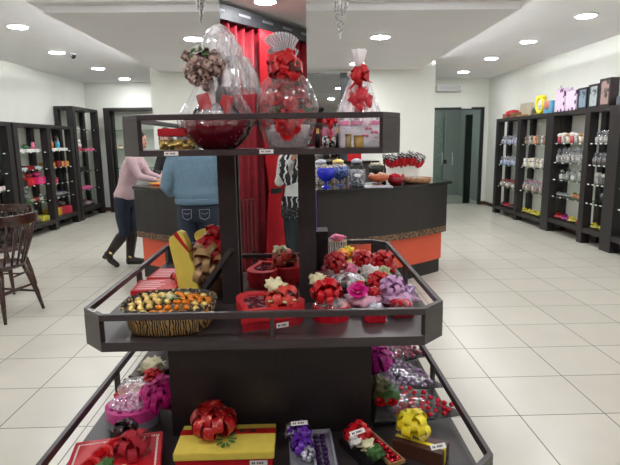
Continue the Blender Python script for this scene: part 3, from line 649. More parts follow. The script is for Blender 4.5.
# ------------------------------------------------------------------ lower tray gifts
def cone(loc, rz, label, fm, filler, L=.44, W=.32, nfoil=34, group=None, flabel=None, tilt=R(17)):
    """a foil cone lying on its side, its far long edge propped up"""
    g = thing('cone_bouquet', label, 'bouquet', (loc[0], loc[1], loc[2]+W*.5*math.sin(tilt)+.002)); M = Matrix.Translation(g.location) @ Matrix.Rotation(rz, 4, 'Z') @ Matrix.Rotation(tilt, 4, 'X')
    g.rotation_euler = M.to_euler(); n = 26; b = MB(); ringsv = []
    for i in range(13):
        t_ = i/12; w = W*(1-t_)**.85*.5+.006; h = .055*(1-t_)+.006; ringsv.append([b.bm.verts.new((t_*L, w*math.cos(a)*(1+.05*math.sin(5*a)), h*.5+.004+h*.5*math.sin(a))) for a in [2*PI*k/n for k in range(n)]])
    for A, B in zip(ringsv, ringsv[1:]):
        for k in range(n): b.bm.faces.new((A[k], A[(k+1) % n], B[(k+1) % n], B[k]))
    b.build('cellophane', M_CELLOC, g, True)
    MB().prism([(0, -W*.5), (L*.5, -W*.27), (L, 0), (L*.5, W*.27), (0, W*.5), (-.05, W*.25), (-.06, 0), (-.05, -W*.25)], 0, .005).build('black_backing', M_BLK, g)
    for kk, (dx, dy, dz, r, m_, kind, pn) in enumerate(fm):
        b = MB()
        if kind == 'bow': b.bow((dx, dy, dz), r, 26, r*.3, kk+4, -.2)
        elif kind == 'rose': b.rose((dx, dy, dz), r, kk)
        else: b.puff((dx, dy, dz), r, .55, kk+9, 3, 4)
        b.build(pn, m_, g, True)
    MB().puff((L*.16, 0, .015), .05, .35, 3, 3, 4, .3).build('tissue_filling', M_SILV, g, True)
    q = random.Random(int(loc[1]*100)); first = None; k = 0
    for i in range(9):
        x = L*(.26+.078*i); wid = W*(1-x/L)**.85*.42; m_ = max(1, int(wid*2/.036)+1)
        for j in range(m_):
            y = (j-(m_-1)/2)*.036*(1 if m_ > 1 else 0)+(.018 if i % 2 and m_ > 1 else 0)*.6+q.uniform(-.004, .004)
            if k >= nfoil: break
            p = M @ Vector((x+q.uniform(-.012, .012), y, .020+.018*(1-x/L)))
            if first is None: first = tag(MB().ball((0, 0, 0), (.0135, .0135, .012), 2).build('foil_chocolate', filler, None, True, loc=p), flabel, 'chocolate', group)
            else: dup(first, p, q.uniform(0, 6))
            k += 1
    return g
cone((.44, 3.06, ZB), R(-12), 'black cone bouquet of pink foil hearts with red flowers, farthest of three', [(.02, 0, .06, .05, M_DRED, 'puff', 'dark_flower'), (.07, .03, .07, .035, M_PEACH, 'puff', 'red_flower')],
     mat('rose_foil', '#b8637a', .25, .5, var=.25, scale=80), L=.38, W=.28, group='sweets in the farthest cone bouquet', flabel='rose pink foil sweet inside the farthest cone bouquet')
cone((.41, 2.75, ZB), R(-28), 'black cone bouquet of lilac foil chocolates with fuchsia bow, middle of three', [(.03, .0, .09, .10, M_FUCH, 'bow', 'fuchsia_bow')],
     M_LFOIL, L=.42, W=.32, group='chocolates in the middle cone bouquet', flabel='lilac foil chocolate inside the middle cone bouquet')
cone((.39, 2.40, ZB), R(-17), 'black cone bouquet of red foil chocolates with green leaves, nearest of three', [(.0, .03, .085, .055, mat('olive_leaf', '#3b4a2c', .5, col2='#8a7d55', scale=30), 'puff', 'leaf_cluster'), (.05, .0, .06, .05, M_GREEN, 'puff', 'green_flower'), (.02, -.06, .07, .028, M_RED, 'rose', 'red_rose'), (.075, -.05, .07, .026, M_RED, 'rose', 'red_rose')],
     M_RFOIL, L=.43, W=.31, group='chocolates in the nearest cone bouquet', flabel='red foil chocolate inside the nearest cone bouquet')
# yellow bow box
g = thing('yellow_bow_box', 'long dark brown box with a yellow bow at the lower right', 'gift box', (.515, 2.03, ZB), R(-32))
MB().box(-.11, -.055, 0, .11, .055, .07, bev=.002).build('box', M_BROWN, g); MB().box(-.111, -.02, .001, .111, .0, .0715).build('yellow_band', M_YELR, g)
MB().bow((-.045, .01, .12), .075, 18, .042, 8, -.2).build('yellow_bow', M_YELR, g)
t = price_tag((.575, 1.955, ZB+.076), 'white price tag on the brown box with yellow bow', .07, .022); t.rotation_euler = (R(-50), 0, R(14))
# red and white flower box
def sweet_box(loc, rz, nm, label, boxm, winm, sm, flowers, w=.16, L=.3):
    g = thing(nm, label, 'gift box', loc, rz)
    MB().box(-w/2, -L/2, 0, w/2, L/2, .03, bev=.002).build('box', boxm, g)
    MB().ringprism([(0, -L/2+.01), (w/2-.006, -L/2+.01), (w/2-.006, L/2-.01), (0, L/2-.01)], [(.008, -L/2+.018), (w/2-.014, -L/2+.018), (w/2-.014, L/2-.018), (.008, L/2-.018)], .03, .045).build('window_frame', winm, g)
    b = MB()
    for i in range(2):
        for j in range(8): b.puff((.022+i*.03, -L/2+.035+j*(L-.1)/7, .042), .0125, .3, i*8+j, 2, 3)
    b.build('sweets', sm, g, True)
    for kk, (dx, dy, dz, r, m_, kind, pn) in enumerate(flowers):
        b = MB()
        if kind == 'bow': b.bow((dx, dy, dz), r, 20, r*.45, kk+14, -.2)
        else: b.puff((dx, dy, dz), r, .5, kk+19, 3, 4)
        b.build(pn, m_, g, kind != 'bow')
    return g
sweet_box((.30, 2.03, ZB), R(26), 'flower_sweet_box', 'dark gold-edged box of red sweets with red and white flowers', M_BLK, M_KRAFT, M_RFOIL,
          [(-.04, .05, .09, .06, M_RED, 'bow', 'red_bow'), (-.07, .02, .09, .03, M_WHITE, 'puff', 'white_flower'), (-.04, -.03, .08, .03, M_CREAM, 'puff', 'cream_flower'), (-.03, -.07, .07, .035, M_GREEN, 'puff', 'leaf')])
t = price_tag((.235, 1.985, ZB+.135), 'white price tag on the red and white flower box', .075, .02); t.rotation_euler = (R(-40), 0, R(28))
sweet_box((.04, 2.03, ZB), R(3), 'purple_sweet_box', 'grey box of purple wrapped sweets with purple and silver bow', M_GREY, M_SILV, mat('purple_foil', '#3d1c55', .3, .5, var=.3, scale=60),
          [(-.055, .06, .085, .055, M_PURP, 'bow', 'purple_bow'), (-.08, .08, .09, .035, M_SILV, 'puff', 'silver_flower'), (-.05, -.04, .08, .05, M_PURP, 'bow', 'lower_purple_bow'), (-.03, -.08, .07, .035, M_SILV, 'bow', 'silver_bow')], w=.2, L=.32)
t = price_tag((-.015, 2.06, ZB+.14), 'white price tag on the purple bow of the grey box', .075, .018); t.rotation_euler = (R(-40), 0, R(8))
# yellow box with red bow
g = thing('yellow_red_box', 'large flat yellow box with red base, red ribbon and red bow', 'gift box', (-.335, 2.065, ZB))
MB().box(-.205, -.105, 0, .205, .105, .05, bev=.002).build('box', M_REDP, g); MB().box(-.212, -.11, .05, .212, .11, .085, bev=.003).build('lid', M_YEL, g)
MB().box(-.213, .03, .051, .213, .07, .0865).build('red_band', M_RED, g)
MB().bow((-.06, .03, .135), .10, 22, .045, 12, -.15).build('red_bow', mat('red_swirl_ribbon', '#b3121c', .35, col2='#e58a70', scale=55, lo=.56, hi=.66), g)
b = MB()
for k in range(10): a = k*.65; b.ball((-.0+.03*math.cos(a), -.03+.05*math.sin(a), .10), (.022, .007, .003), 1, Matrix.Rotation(a, 4, 'Z'))
b.build('leaf', M_GREEN, g)
b = MB().ball((.065, .047, .09), (.014, .01, .006), 2).ball((.11, .047, .09), (.014, .01, .006), 2); b.build('dark_bead', M_CHOC, g, True)
price_tag((-.19, 1.957, ZB+.022), 'white price tag on the front of the yellow and red box', .075, .022)
# red box with lace print
g = thing('red_lace_box', 'large flat red box with white stitched border and red roses on top', 'gift box', (-.785, 1.955, ZB), R(12))
MB().box(-.18, -.15, 0, .18, .15, .05, bev=.002).build('box', M_CRIM, g); MB().box(-.185, -.155, .05, .185, .155, .08, bev=.003).build('lid', M_REDP, g)
b = MB()
for k in range(34): x = -.165+k*.01; b.box(x, .12, .0803, x+.006, .128, .0815); b.box(x, -.128, .0803, x+.006, -.12, .0815)
for k in range(24): y = -.118+k*.01; b.box(-.168, y, .0803, -.16, y+.006, .0815); b.box(.16, y, .0803, .168, y+.006, .0815)
b.build('stitched_border', M_WHITE, g)
b = MB()
for k, (x, y) in enumerate(((-.12, -.03), (-.06, -.07), (-.12, -.09), (.04, -.08))): b.lathe([(.014, .0805), (.014, .0825), (0, .083)], (x, y, 0), 16)
b.build('gold_seal', mat('cream_seal', '#d9c79a', .5), g)
for k, (x, y, z, r) in enumerate(((-.05, .0, .12, .045), (-.09, -.05, .11, .04), (.0, .04, .13, .045), (.07, .07, .14, .04))): MB().rose((x, y, z-.03), r, k, (-.2, -.4, 1)).build('rose', M_RED, g, True)
MB().bow((.03, .09, .13), .06, 10, .026, 3, 0).build('black_bow', mat('black_dotted_ribbon', '#1b1518', .4, col2='#8c5a60', scale=60, lo=.58, hi=.64), g)
MB().puff((-.03, -.07, .09), .03, .5, 3, 3, 4).build('leaf', M_GREEN, g, True)
MB().bow((.07, .0, .10), .085, 12, .035, 7, -.1).build('red_tulle', mat('sheer_red_tulle', '#b01a2c', .6, var=.2, tr=.25), g, True)
# round pink box
g = thing('round_pink_box', 'round pink box with window of foil chocolates and magenta flower bow', 'gift box', (-.845, 2.37, ZB))
MB().lathe([(.125, 0), (.125, .055)], seg=44, sy=.9).build('box', M_GREY, g); MB().lathe([(.13, .045), (.13, .095), (.118, .10), (.112, .095), (.0, .094)], seg=44, sy=.9).build('lid', mat('pink_lid', '#c63a8a', .4, var=.1), g)
b = MB(); q = random.Random(8)
for k in range(34): a = k*2.4; r = .108*math.sqrt(k/34); b.ball((r*math.cos(a), r*math.sin(a)*.9, .098), .0125, 2)
b.build('chocolates', M_PFOIL, g, True)
MB().lathe([(.112, .112), (.06, .114), (0, .115)], seg=32, sy=.9, caps=False).build('window', M_CELLO, g, True)
MB().bow((.13, .03, .12), .10, 34, .03, 6, -.4).build('magenta_bow', M_MAG, g)
# red/white parcel, white packets behind the bar
flower_gift((-.89, 2.61, ZB), R(-20), 'red_white_parcel', 'red parcel under creased clear wrap with red bow behind the round pink box', ('box', .2, .17, .05, M_RED),
            [('cello', 0, 0, .055, .12, M_CELLOS, 'cellophane'), ('bow', .06, .05, .10, .06, M_RED, 'red_bow')])
flower_gift((-.68, 2.68, ZB), 0, 'pale_wrapped_parcel', 'small pale pink wrapped parcel beside the red one against the cabinet', ('puff', .13, .13, .08, mat('pale_pink_wrap', '#b08a94', .4, var=.2)), [('cello', 0, 0, .05, .07, M_CELLO, 'cellophane')])
flower_gift((-.89, 2.88, ZB), R(-25), 'cream_packet', 'cream packet in a dark tray at the far left of the lower tray', ('box', .16, .24, .04, M_CHOC),
            [('puff', 0, 0, .055, .065, mat('cream_packet', '#d8d2ae', .5, var=.08), 'cream_pillow')])
flower_gift((-.70, 2.92, ZB), 0, 'silver_packet', 'crinkled silver packet next to the cream packet', ('puff', .14, .2, .09, M_SILV), [('cello', 0, 0, .05, .07, M_CELLOS, 'cellophane')])

# ------------------------------------------------------------------ counter
def arc_y(x, off=0):  # bowed front
    u = (x+.08)/1.8; return 4.93+.86*abs(u)**1.9+off
def bow_poly(x0, x1, off_f, depth, n=26):
    xs = [x0+(x1-x0)*k/n for k in range(n+1)]; return [(x, arc_y(x, off_f)) for x in xs]+[(x, arc_y(x)+depth) for x in xs[::-1]]
ct = thing('service_counter', 'long bowed dark counter with granite band and coral base panel', 'counter', (0, 0, 0))
MB().prism(bow_poly(-1.80, 1.62, .07, .55), .0, .16).build('plinth', M_BLK, ct)
MB().prism(bow_poly(-1.79, 1.64, .05, .58), .16, .475).build('coral_panel', M_ORPANEL, ct)
MB().prism(bow_poly(-1.85, 1.69, .0, .6), .475, .545).build('granite_band', M_GRAN, ct)
MB().prism(bow_poly(-1.85, 1.69, .0, .6), .545, 1.02).build('front_panel', mat('counter_wood', '#231e1e', .4, var=.12, scale=8, stretch=(1, 1, 8)), ct)
MB().prism(bow_poly(-1.86, 1.75, -.03, .64), 1.02, 1.05).build('worktop', M_CTOP, ct)
CZ = 1.05
def footed_bowl(loc, r, h, m, fill, label, foot=True, name='glass_bowl'):
    t = thing(name, label, 'bowl', loc)
    if foot: MB().lathe([(r*.55, 0), (r*.5, .006), (.012, .015), (.012, h*.28), (r*.45, h*.34), (r*.88, h*.52), (r, h*.76), (r*.93, h), (r*.88, h), (r*.9, h*.75), (0, h*.45)], seg=28).build('bowl', m, t, True)
    else: MB().lathe([(r*.6, 0), (r*.85, h*.3), (r, h), (r*.95, h), (r*.8, h*.35), (0, h*.1)], seg=28).build('bowl', m, t, True)
    b = MB(); q = random.Random(int(loc[0]*100))
    for k in range(16): a = q.uniform(0, 6.28); rr = r*.75*math.sqrt(q.random()); b.puff((rr*math.cos(a), rr*math.sin(a), h*.95+q.uniform(0, .02)), .022, .3, k, 1, 2)
    b.build('sweets', fill, t, True); return t
M_BLUE = mat('cobalt_glass', '#1424c4', .08, var=.3, scale=20, coat=.8)
M_BLUEP = mat('blue_print_glass', '#16234f', .15, col2='#6f86c8', scale=50)
M_MIX = mat('mixed_sweets', '#30292a', .4, col2='#cfc6bd', scale=50)
footed_bowl((.28, 5.22, CZ), .095, .2, M_BLUE, M_MIX, 'cobalt blue footed glass bowl of sweets at left of counter')
footed_bowl((.44, 5.42, CZ), .095, .2, M_BLUEP, M_MIX, 'patterned darker blue footed bowl beside the cobalt one')
t = thing('sweets_jar', 'squat glass jar full of dark blue wrapped sweets', 'jar', (.60, 5.28, CZ)); MB().lathe([(.085, 0), (.09, .01), (.09, .16), (.095, .175), (.08, .17)], seg=28).build('jar', M_CELLO, t, True)
b = MB(); q = random.Random(4)
for k in range(60): a = q.uniform(0, 6.28); rr = .068*math.sqrt(q.random()); b.puff((rr*math.cos(a), rr*math.sin(a), .015+q.uniform(0, .15)), .02, .3, k, 1, 2)
b.build('wrapped_sweets', mat('dark_blue_wrapper', '#16232f', .4, col2='#c5ced6', scale=60, lo=.5, hi=.62), t, True)
MB().cbox((.0, -.093, .12), (.06, .004, .03)).build('label_card', M_WHITE, t)
footed_bowl((.84, 5.36, CZ), .11, .11, mat('amber_ceramic', '#b9603c', .3, var=.25, scale=40), mat('copper_sweets', '#c47a50', .4, col2='#e9d3c0', scale=60), 'wide amber bowl of copper wrapped sweets on the counter')
footed_bowl((.86, 5.62, CZ+.10), .095, .10, mat('dark_green_bowl', '#2a2f2a', .25, var=.2), mat('gold_pale_sweets', '#8a8562', .5, col2='#d8d3c3', scale=60), 'dark bowl of pale gold sweets raised behind the amber bowl', foot=False)
tag(MB().lathe([(.05, 0), (.05, .008), (.012, .02), (.012, .085), (.06, .1), (0, .1)], seg=20).build('bowl_stand', M_GREY, loc=(.86, 5.62, CZ)), 'short grey pedestal lifting the dark bowl on the counter', 'stand')
footed_bowl((1.04, 5.44, CZ), .10, .085, mat('ruby_plate', '#8e1f28', .2, var=.3, scale=30), M_RFOIL, 'low red glass dish of sweets right of the amber bowl', foot=False)
t = thing('wicker_tray', 'round woven wicker tray at the right end of the counter', 'tray', (1.31, 5.60, CZ))
MB().lathe([(.12, 0), (.14, .01), (.155, .06), (.148, .06), (.13, .02), (0, .015)], seg=36, fold=lambda t_, z, j: 1+.01*math.sin(30*t_)).build('tray', mat('brown_wicker', '#7d5136', .6, col2='#b98a62', scale=70, bump=.5), t, True)
MB().puff((0, 0, .03), .10, .2, 3, 3, 4, .3).build('packets', mat('beige_packets', '#a98d78', .5, col2='#d9d0c6', scale=40), t, True)
t = thing('lollipop_holder', 'clear holder block the bunch of lollipops stands in', 'holder', (1.19, 5.75, CZ)); MB().box(-.14, -.07, 0, .14, .07, .04).build('block', M_WHITE, t); MB().box(-.145, -.075, 0, .145, .075, .03).build('skirt', M_SILV, t)
lp = None; q = random.Random(6)
for k in range(30):
    x = -.14+.031*(k % 10)+q.uniform(-.002, .002); y = -.05+.05*(k//10)+.02*(k % 2); loc = (1.19+x*1.0, 5.75+y, CZ+.04)
    if lp is None:
        lp = thing('lollipop', 'chocolate lollipop with black and white swirl head and red wrapper', 'lollipop', loc, 0, 'bunch of lollipops on the counter')
        MB().tube([(0, 0, 0), (0, 0, .17)], .004, 6).build('stick', M_WHITE, lp)
        MB().ball((0, 0, .215), (.028, .024, .032), 2).build('head', mat('swirl_black_white', '#1b1718', .4, col2='#e2e0e0', scale=60, lo=.5, hi=.54), lp, True)
        MB().lathe([(.007, .12), (.02, .15), (.03, .19), (.0, .185)], seg=12, fold=lambda t_, z, j: 1+.15*math.sin(6*t_)).build('wrapper', M_REDP, lp)
    else: o = dup(lp, loc, q.uniform(0, 6)); o.rotation_euler = (-(y-.01)*2.2, x*1.9, 0); o.scale = (1, 1, q.uniform(.95, 1.3))
t = thing('black_bottle', 'slim black bottle standing beside the lollipops', 'bottle', (.96, 5.74, CZ)); MB().lathe([(.025, 0), (.028, .02), (.026, .15), (.012, .19), (.012, .24)], seg=16).build('body', M_BLK, t, True); MB().lathe([(.014, .24), (.014, .26), (0, .26)], seg=12).build('cap', M_BLK, t)
for x, y, lb in ((.25, 5.72, 'dark chrome jar lid glinting behind the cobalt bowl'), (.45, 5.78, 'gold-lidded glass jar behind the patterned blue bowl'), (.66, 5.8, 'dark glass jar behind the wrapped sweets jar')):
    t = thing('storage_jar', lb, 'jar', (x, y, CZ)); MB().lathe([(.07, 0), (.08, .02), (.08, .18), (.06, .22)], seg=24).build('jar', M_MIX if x != .66 else M_BLK, t, True); MB().lathe([(.062, .22), (.062, .25), (.02, .27), (0, .27)], seg=24).build('lid', M_GOLD if x == .45 else M_SILV, t, True)
tag(MB().box(-.14, -.1, 0, .14, .1, .012, bev=.002).build('silver_dish', M_SILV, loc=(.80, 5.14, CZ)), 'thin flat silver dish at the front edge of the counter', 'dish')
t = thing('orange_paper_fan', 'orange and red papers lying on the left end of the counter', 'papers', (-1.58, 5.85, CZ))
MB().cbox((0, 0, .012), (.16, .1, .012), rz=.3).build('orange_paper', mat('orange_card', '#e8641e', .5), t); MB().cbox((-.06, .0, .024), (.12, .06, .008), rz=-.3).build('yellow_paper', mat('yellow_card', '#e9b52c', .5), t); MB().cbox((.06, .02, .03), (.08, .06, .02), rz=.2).build('red_card', M_RED, t)
# red card hanging behind
# mirror and dark doorway on the partition
t = thing('wall_mirror', 'tall mirror panel on the partition wall behind the counter', 'mirror', (.42, PY, 0))
MB().box(-.36, -.012, .9, .31, 0, 2.66).build('glass', mat('grey_mirror', '#aeb3b1', .02, 1, var=0), t); MB().box(-.36, -.016, 2.64, .31, -.012, 2.66).build('top_trim', M_SILV, t)
t = thing('dark_door_frame', 'dark grey doorway frame with a red poster beside the wall mirror', 'door frame', (.885, PY, 0))
MB().box(-.15, -.03, 0, -.08, 0, 2.66).box(.09, -.03, 0, .16, 0, 2.66).box(-.08, -.03, 2.58, .09, 0, 2.66).build('frame', mat('slate_frame', '#272b30', .5), t)
MB().box(-.08, -.012, 0, .09, -.002, 2.58).build('panel', mat('slate_panel', '#3a4047', .5), t)
MB().box(-.06, -.02, 1.9, .09, -.012, 2.38).build('red_poster', mat('red_poster', '#b8262c', .5, col2='#5f1a24', scale=9), t)
t = thing('red_wall_card', 'small red card standing on the back shelf above the jars', 'card', (.92, 8.4, 1.2)); MB().cbox((0, 0, .11), (.22, .01, .22)).build('card', M_RED, t); MB().cbox((0, .03, .01), (.15, .06, .02)).build('foot', M_WHITE, t)
t = thing('back_cabinet', 'dark low cabinet against the partition wall behind the counter', 'cabinet', (.1, 8.6, 0)); MB().box(-1.8, -.25, 0, 1.2, .3, 1.17).build('body', M_WOODM, t); MB().box(-1.82, -.27, 1.17, 1.22, .32, 1.2).build('top', M_CTOP, t)
for k in range(4): MB().box(-1.78+k*.745, -.265, .06, -1.07+k*.745, -.25, 1.14).build('door', M_WOOD, t)

# hanging ornaments
def tinsel(x, y, label, r, L):
    t = thing('tinsel_icicle', label, 'ornament', (x, y, ZC)); MB().lathe([(r*.3, 0), (r*.3, -.012)], seg=12).build('cap', M_SILV, t)
    b = MB(); q = random.Random(int(x*100+50))
    for k in range(90):
        a = q.uniform(0, 6.28); u = q.random()**.6; e = q.uniform(.55, 1) if k > 12 else 1; ph = q.uniform(0, 6)
        P_ = [(r*u*(1-v)*math.cos(a)+.004*math.sin(ph+v*9), r*u*(1-v)*math.sin(a)+.004*math.cos(ph+v*7), -.01-v*L) for v in (0, e*.25, e*.5, e*.75, e)]
        b.tube(P_, .0022, 4)
    b.build('strands', mat('tinsel_strands', '#8c8a88', .3, .6, col2='#d4d2d0', scale=60), t)
tinsel(-.735, 4.2, 'silver tinsel icicle hanging from the ceiling above the left gift', .12, .46)
tinsel(.347, 4.2, 'longer silver tinsel icicle hanging from the ceiling right of the column', .135, .60)
t = thing('red_hanging_ornament', 'red and white ornament hanging at the top edge beside the column', 'ornament', (.095, 4.0, ZC))
MB().tube([(0, 0, 0), (0, 0, -.2)], .002, 6).build('string', M_WHITE, t); MB().lathe([(.0, -.18), (.04, -.2), (.045, -.30), (.04, -.34), (0, -.345)], seg=20).build('body', M_RED, t, True); MB().lathe([(.03, -.34), (.03, -.37), (0, -.375)], seg=16).build('base', M_WHITE, t)

# ------------------------------------------------------------------ shelving
def shelving(label, x_front, depth, side, ys, H, levels_by_bay, name='shelving_unit', pw=.125, tags=True):
    """side=+1: back to the right wall, front faces -X. ys: post centre positions far..near"""
    xb = x_front+side*depth
    t = thing(name, label, 'shelving', (x_front+side*depth/2, (ys[0]+ys[-1])/2, 0)); ox, oy = t.location.x, t.location.y
    lo, hi = min(ys)-pw/2, max(ys)+pw/2
    for y in ys:
        for xa in (x_front, xb-side*.07):
            w = pw if xa == x_front else .07
            xx = sorted((xa, xa+side*w)); MB().box(xx[0]-ox, y-pw/2-oy, 0, xx[1]-ox, y+pw/2-oy, H-.06).build('post', M_WOODM, t)
    xx = sorted((x_front, xb))
    MB().box(xx[0]-ox, lo-oy, H-.06, xx[1]-ox, hi-oy, H).build('top_board', M_WOODM, t)
    for (ya, yb), lv in zip(zip(ys, ys[1:]), levels_by_bay):
        y0, y1 = min(ya, yb)+pw/2, max(ya, yb)-pw/2
        for i, z in enumerate(lv):
            if i == len(lv)-1:
                MB().box(xx[0]-ox+.01, y0-oy, z-.07, xx[1]-ox, y1-oy, z).build('bottom_board', M_WOODM, t)
            else:
                MB().box(xx[0]-ox+.015, y0-oy, z-.01, xx[1]-ox-.015, y1-oy, z).build('glass_shelf', M_SHELFG, t)
                if tags:
                    n = 4; xa = x_front+side*.012
                    for k in range(n): yy = y0+(y1-y0)*(k+.5)/n; MB().box(xa-ox-.002, yy-.026-oy, z-.014, xa-ox+.002, yy+.022-oy, z+.004).build('shelf_tag', M_WHITE, t)
    return t
RX, RD = 4.11, .30
L4 = [1.42, 1.01, .58, .16]; L5 = [1.44, 1.14, .87, .60, .23]
shelving('tall dark wood shelving unit with glass shelves, farthest on the right wall', RX, RD, 1, [10.62, 9.57, 8.46], 1.93, [L4, L4])
shelving('dark wood shelving unit with picture frames on top on the right wall', RX, RD, 1, [8.34, 7.30, 6.72], 1.93, [L5, L5])
shelving('dark wood shelving unit cut off by the right edge of the photo', RX, RD, 1, [6.60, 5.6], 1.93, [L5])
LX, LD = -4.42, .36
shelving('dark wood shelving unit cut off by the left edge of the photo', LX, LD, -1, [8.07, 7.0], 1.88, [[1.41, 1.11, .85, .56, .2]])
shelving('low dark wood two-bay shelving unit on the left wall', LX, LD, -1, [10.28, 9.33, 8.25], 1.88, [[1.42, 1.12, .83, .57, .22], [1.41, 1.12, .86, .56, .2]])
shelving('tall single-bay dark wood shelving unit in the far left corner', LX, LD, -1, [11.62, 10.45], 2.28, [[1.84, 1.40, .98, .60, .22]])
t = shelving('dark tall display unit against the back wall at left of the partition', LX, .34, -1, [.6, -.6], 2.32, [[1.84, 1.4, 1.0, .6, .2]]); t.location = (-3.62, 11.8, 0); t.rotation_euler = (0, 0, PI/2)

# kinds of small goods
def k_treat(cup, ribbon, h=.15, r=.04):
    t = thing('wrapped_treat', 'x', 'wrapped treat'); MB().lathe([(r*.75, 0), (r, .004), (r*1.05, h*.5), (r*.6, h*.55), (0, h*.55)], seg=14).build('cup', cup, t, True)
    MB().lathe([(r*1.08, h*.35), (r*.9, h*.65), (r*.2, h*.85), (r*.65, h*1.1)], seg=14, caps=False, fold=lambda a, z, j: 1+.12*math.sin(5*a)).build('cellophane', M_CELLOW, t, True)
    MB().bow((0, 0, h*.84), r*.8, 5, .018, 2).build('ribbon', ribbon, t); return t
M_CELLOW = glassy('cellophane_small', '#f4f4f6', .75, .2, streak=.14, scale=60)
def k_plush(m, m2, h=.15):
    t = thing('plush_toy', 'x', 'plush toy'); MB().ball((0, 0, h*.3), (h*.3, h*.28, h*.32), 2).ball((0, 0, h*.72), h*.24, 2).ball((-h*.06, h*.18, h*.9), h*.09, 1).ball((-h*.06, -h*.18, h*.9), h*.09, 1).ball((-h*.2, h*.2, h*.1), h*.1, 1).ball((-h*.2, -h*.2, h*.1), h*.1, 1).build('body', m, t, True)
    MB().ball((-h*.22, 0, h*.68), (h*.09, h*.1, h*.08), 1).build('muzzle', m2, t, True); return t
def k_pack(m, m2, w=.16, h=.06):
    t = thing('candy_packet', 'x', 'packet'); b = MB(); b.puff((0, 0, h*.5), w*.5, .18, 3, 2, 2, h/w); b.build('pouch', m, t, True); MB().bow((-w*.15, 0, h*.9), w*.25, 6, .03, 3).build('ribbon', m2, t); return t
def k_box(m, m2, w=.2, d_=.24, h=.08):
    t = thing('gift_box', 'x', 'gift box'); MB().box(-w/2, -d_/2, 0, w/2, d_/2, h, bev=.003).build('box', m, t); MB().box(-w/2-.002, -.015, 0, w/2+.002, .015, h+.002).build('ribbon', m2, t); return t
def k_mug(m, m2, h=.10, r=.04):
    t = thing('wrapped_mug', 'x', 'mug'); MB().lathe([(r*.85, 0), (r, .006), (r, h), (r*.9, h), (r*.85, .01), (0, .01)], seg=16).build('mug', m, t, True)
    MB().tube([(0, -r, h*.8), (0, -r-.025, h*.7), (0, -r-.025, h*.35), (0, -r, h*.2)], .006, 6).build('handle', m, t, True)
    MB().lathe([(r*.9, h), (r*1.1, h*1.25), (r*.5, h*1.5)], seg=14, caps=False, fold=lambda a, z, j: 1+.15*math.sin(5*a)).build('tissue', m2, t); return t
def row(kinds, x0, x1, y0, y1, n, z, what, where, cat, rows=2, seed=0, jit=.4):
    """a shelf's row of goods; a kind keeps one label, true of all its copies on that shelf"""
    q = random.Random(seed); protos = []
    for i, (fn, colr) in enumerate(kinds):
        p = fn(); lb = f'{colr} {what} {where}'; p['label'] = lb; p['category'] = cat; p['group'] = f'{colr} {what}s {where}'; protos.append([p, False])
    for r in range(rows):
        for k in range(n):
            i = (k+r) % len(kinds); p, used = protos[i]
            loc = (x0+(x1-x0)*((r+.5)/rows)+q.uniform(-.01, .01), y0+(y1-y0)*(k+.5)/n+q.uniform(-.01, .01), z+.001)
            rz = q.uniform(-jit, jit); s_ = q.uniform(.98, 1.1)
            if not used: p.location = loc; p.rotation_euler = (0, 0, rz); protos[i][1] = True
            else: dup(p, loc, rz, scale=s_)
c_ = lambda n_, a, b_=None, **k: mat(n_, a, .4, col2=b_, scale=50, **k)
m_bw = c_('blue_white_wrap', '#33508c', '#c9d3e6'); m_pw = c_('purple_white_wrap', '#584072', '#cfc3d8'); m_gw = c_('grey_silver_wrap', '#6e6a68', '#c9c5c2'); m_bro = c_('brown_beige_wrap', '#5f4438', '#b8a08c')
m_bei = c_('beige_wrap', '#a8977c', '#ddd3c0'); m_whi = c_('white_wrap', '#bdb8b0', '#f0eee9'); m_org = c_('orange_wrap', '#b96a34', '#e2b184'); m_yg = c_('yellow_green_wrap', '#8d8a2e', '#d8d46a'); m_mg = c_('magenta_wrap', '#8c2172', '#c95ab2')
m_rd = c_('red_wrap', '#8a1a26', '#d2505a'); m_dk = c_('dark_wrap', '#2b2728', '#7c7472'); m_grn = c_('green_wrap', '#1f4a33', '#4f8a5c')
B1, B2, B3, B4 = [f'right shelving, {k} bay' for k in ('farthest', 'second farthest', 'third farthest', 'narrow fourth')]
RA, RB = 4.15, 4.36
def R_(kinds, bay, lv, n, nm, cat, rows=2):
    yy = {1: (9.66, 10.54), 2: (8.54, 9.49), 3: (7.38, 8.26), 4: (6.8, 7.22)}[bay]; z = (L4 if bay < 3 else L5)[lv-1]
    w = {1: 'top', 2: 'second', 3: 'third', 4: 'fourth' if bay > 2 else 'bottom', 5: 'bottom'}[lv]
    row(kinds, RA, RB, yy[0], yy[1], n, z, nm, f'on the {w} shelf of {[B1, B2, B3, B4][bay-1]}', cat, rows, bay*10+lv)
R_([(lambda: k_treat(m_pw, M_SILV), 'purple and white'), (lambda: k_treat(m_bw, M_SILV), 'blue')], 1, 1, 7, 'wrapped treat', 'wrapped treat')
R_([(lambda: k_treat(m_bw, M_SILV), 'blue and white')], 1, 2, 7, 'wrapped treat', 'wrapped treat')
R_([(lambda: k_treat(m_bro, M_RED, .12), 'brown'), (lambda: k_treat(m_whi, M_RED, .11), 'white')], 1, 3, 6, 'wrapped treat', 'wrapped treat')
R_([(lambda: k_pack(mat('rose_pack', '#c8405a', .5, var=.2), M_RED), 'rose red'), (lambda: k_pack(m_dk, M_CRIM), 'dark')], 1, 4, 4, 'packet', 'packet', 1)
R_([(lambda: k_plush(m_org, M_PLUSHW), 'orange'), (lambda: k_plush(m_gw, M_PLUSHW), 'grey'), (lambda: k_plush(m_bro, M_PLUSHW), 'brown')], 2, 1, 6, 'wrapped plush toy', 'plush toy')
